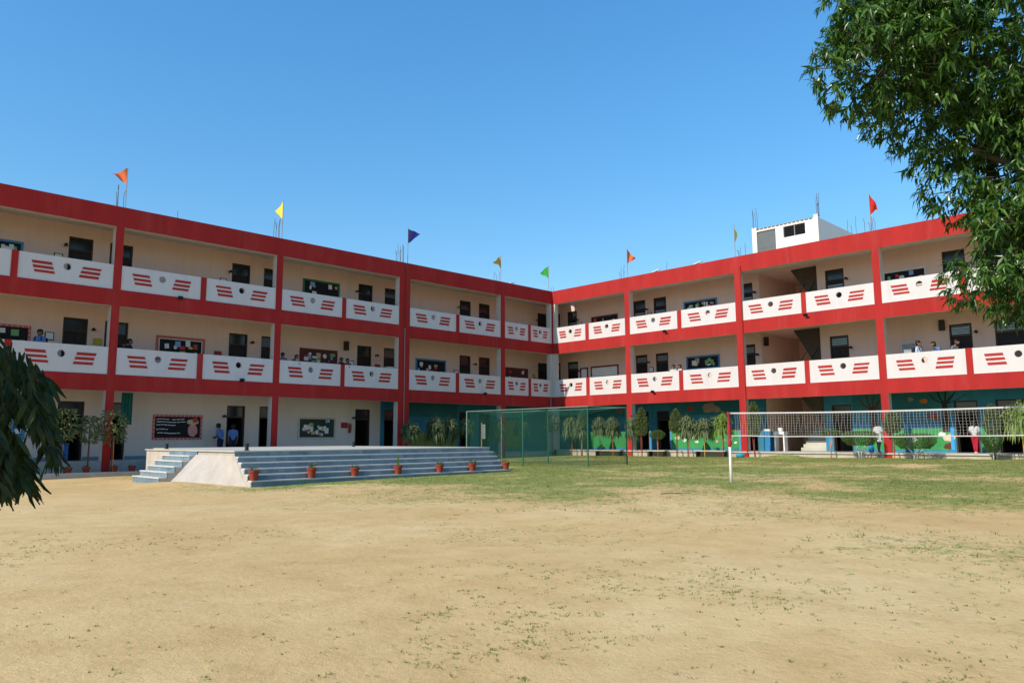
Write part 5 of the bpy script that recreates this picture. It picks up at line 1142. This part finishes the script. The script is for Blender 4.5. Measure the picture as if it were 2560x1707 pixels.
tk = MB(); tk.tube([Vector((0, 0, -.3)), Vector((.02, 0, 1.2)), Vector((0, .02, 2.4)), Vector((.02, 0, 4.0))], [.11, .09, .07, .03], 10); tk.build('trunk', BARK, AT, smooth=True)
lb_ = MB()
for a, b, c in ((Vector((0, 0, 1.9)), forward(1.35, -420, 700)-AO, forward(1.45, -20, 880)-AO), (Vector((0, 0, 1.4)), forward(1.35, -300, 950)-AO, forward(1.36, 0, 1110)-AO)):
    lb_.tube([a, a.lerp(b, .5)+Vector((0, 0, .12)), b, c], [.010, .008, .003, .001], 6)
Pc = Pb - SUN_DIR*1.35 + RH*(-.15) - AO; lb_.tube([Vector((0, 0, 1.6)), (Vector((0, 0, 1.6))+Pc)/2+Vector((0, 0, .2)), Pc], [.03, .022, .01], 6)  # limb to the first added shading mass
Pc = Pb - SUN_DIR*2.3 + RH*(-.25) - AO; lb_.tube([Vector((0, 0, 1.9)), (Vector((0, 0, 1.9))+Pc)/2+Vector((0, 0, .2)), Pc], [.03, .022, .01], 6)  # limb to the second added shading mass
lb_.build('limbs', BARK, AT, smooth=True)

# ------------------------------------------------------------------ grass: tufts scattered where the lawn survives (one uncountable mass)
rg = random.Random(31); gm = MB()
def tuft(x, y, R, n, hmax):
    z = gz(x, y)
    for k in range(n):
        a = rg.uniform(0, 6.283); q = R*rg.random(); bx, by = x+q*math.cos(a), y+q*math.sin(a); a2 = a+rg.uniform(-1, 1); L_ = rg.uniform(.4, 1)*hmax; w_ = rg.uniform(.004, .008)
        dx, dy = math.cos(a2), math.sin(a2); lay = rg.uniform(.5, 1.5)
        gm.add([(bx-dy*w_, by+dx*w_, z-.003), (bx+dy*w_, by-dx*w_, z-.003), (bx+dx*L_*lay, by+dy*L_*lay, z+L_*rg.uniform(.35, 1))], [(0, 1, 2)])
c = 0
while c < 24000:
    x, y = rg.uniform(3, 30), rg.uniform(-25, -.3)
    if x < 11.8 and y < -14.8: continue
    if rg.random() < grass_amount(x, y)**1.3: tuft(x, y, .10, 5, .055); c += 1
# loose flecks of surviving turf out on the bare sand
c = 0
while c < 3000:
    u, v = rg.uniform(-200, 2700), 1195+(rg.random()**1.3)*560
    P = on_ground(u, v); x, y = P.x, P.y
    if y > -12 or (x < 12.2): continue
    k = fbm(x, y, .55, 40.0)*.6 + fbm(x, y, .16, 9.0)*.9 + fbm(x, y, 2.2, 3.0)*.35 - .75*sstep(20.5, 15.5, x) + .25*sstep(-26, -19, y)
    if rg.random() < max(.03, min(1, (k+.05)*1.3)):
        q = max(0, k); tuft(x, y, rg.uniform(.012, .03+.03*q), rg.randint(3, 8), rg.uniform(.012, .024)); c += 1
gr = gm.build('grass', leaf_mat('grass_blades', (.16, .19, .055), (.33, .33, .12), .8, .25)); tag(gr, 'patchy short grass over the sandy court', 'grass', kind='stuff')
# a fallen stick, then a dark rod standing in for a thin shadow line
for k, (px_, py_, L_, a, lb) in enumerate(((2300, 1167, .75, .75, 'pale stick lying on the lawn before the plinth'), (1690, 1235, .6, .9, 'dark rod laid as a thin cast shadow on the sparse grass left of the net pole'))):
    P = on_ground(px_, py_); t = empty('stick_and_shadow_line', (P.x, P.y, gz(P.x, P.y)+.008), a); tag(t, lb, 'stick')
    MB().tube([(-L_/2, 0, 0), (-.1, .02, .006), (L_/2, -.01, 0)], [.008, .009, .005], 6).build('stem', PCOL['pale'] if k == 0 else BARK, t); MB().tube([(-.05, .02, .004), (.08, .10, .01)], .004, 5).build('side_twig', PCOL['pale'] if k == 0 else BARK, t)
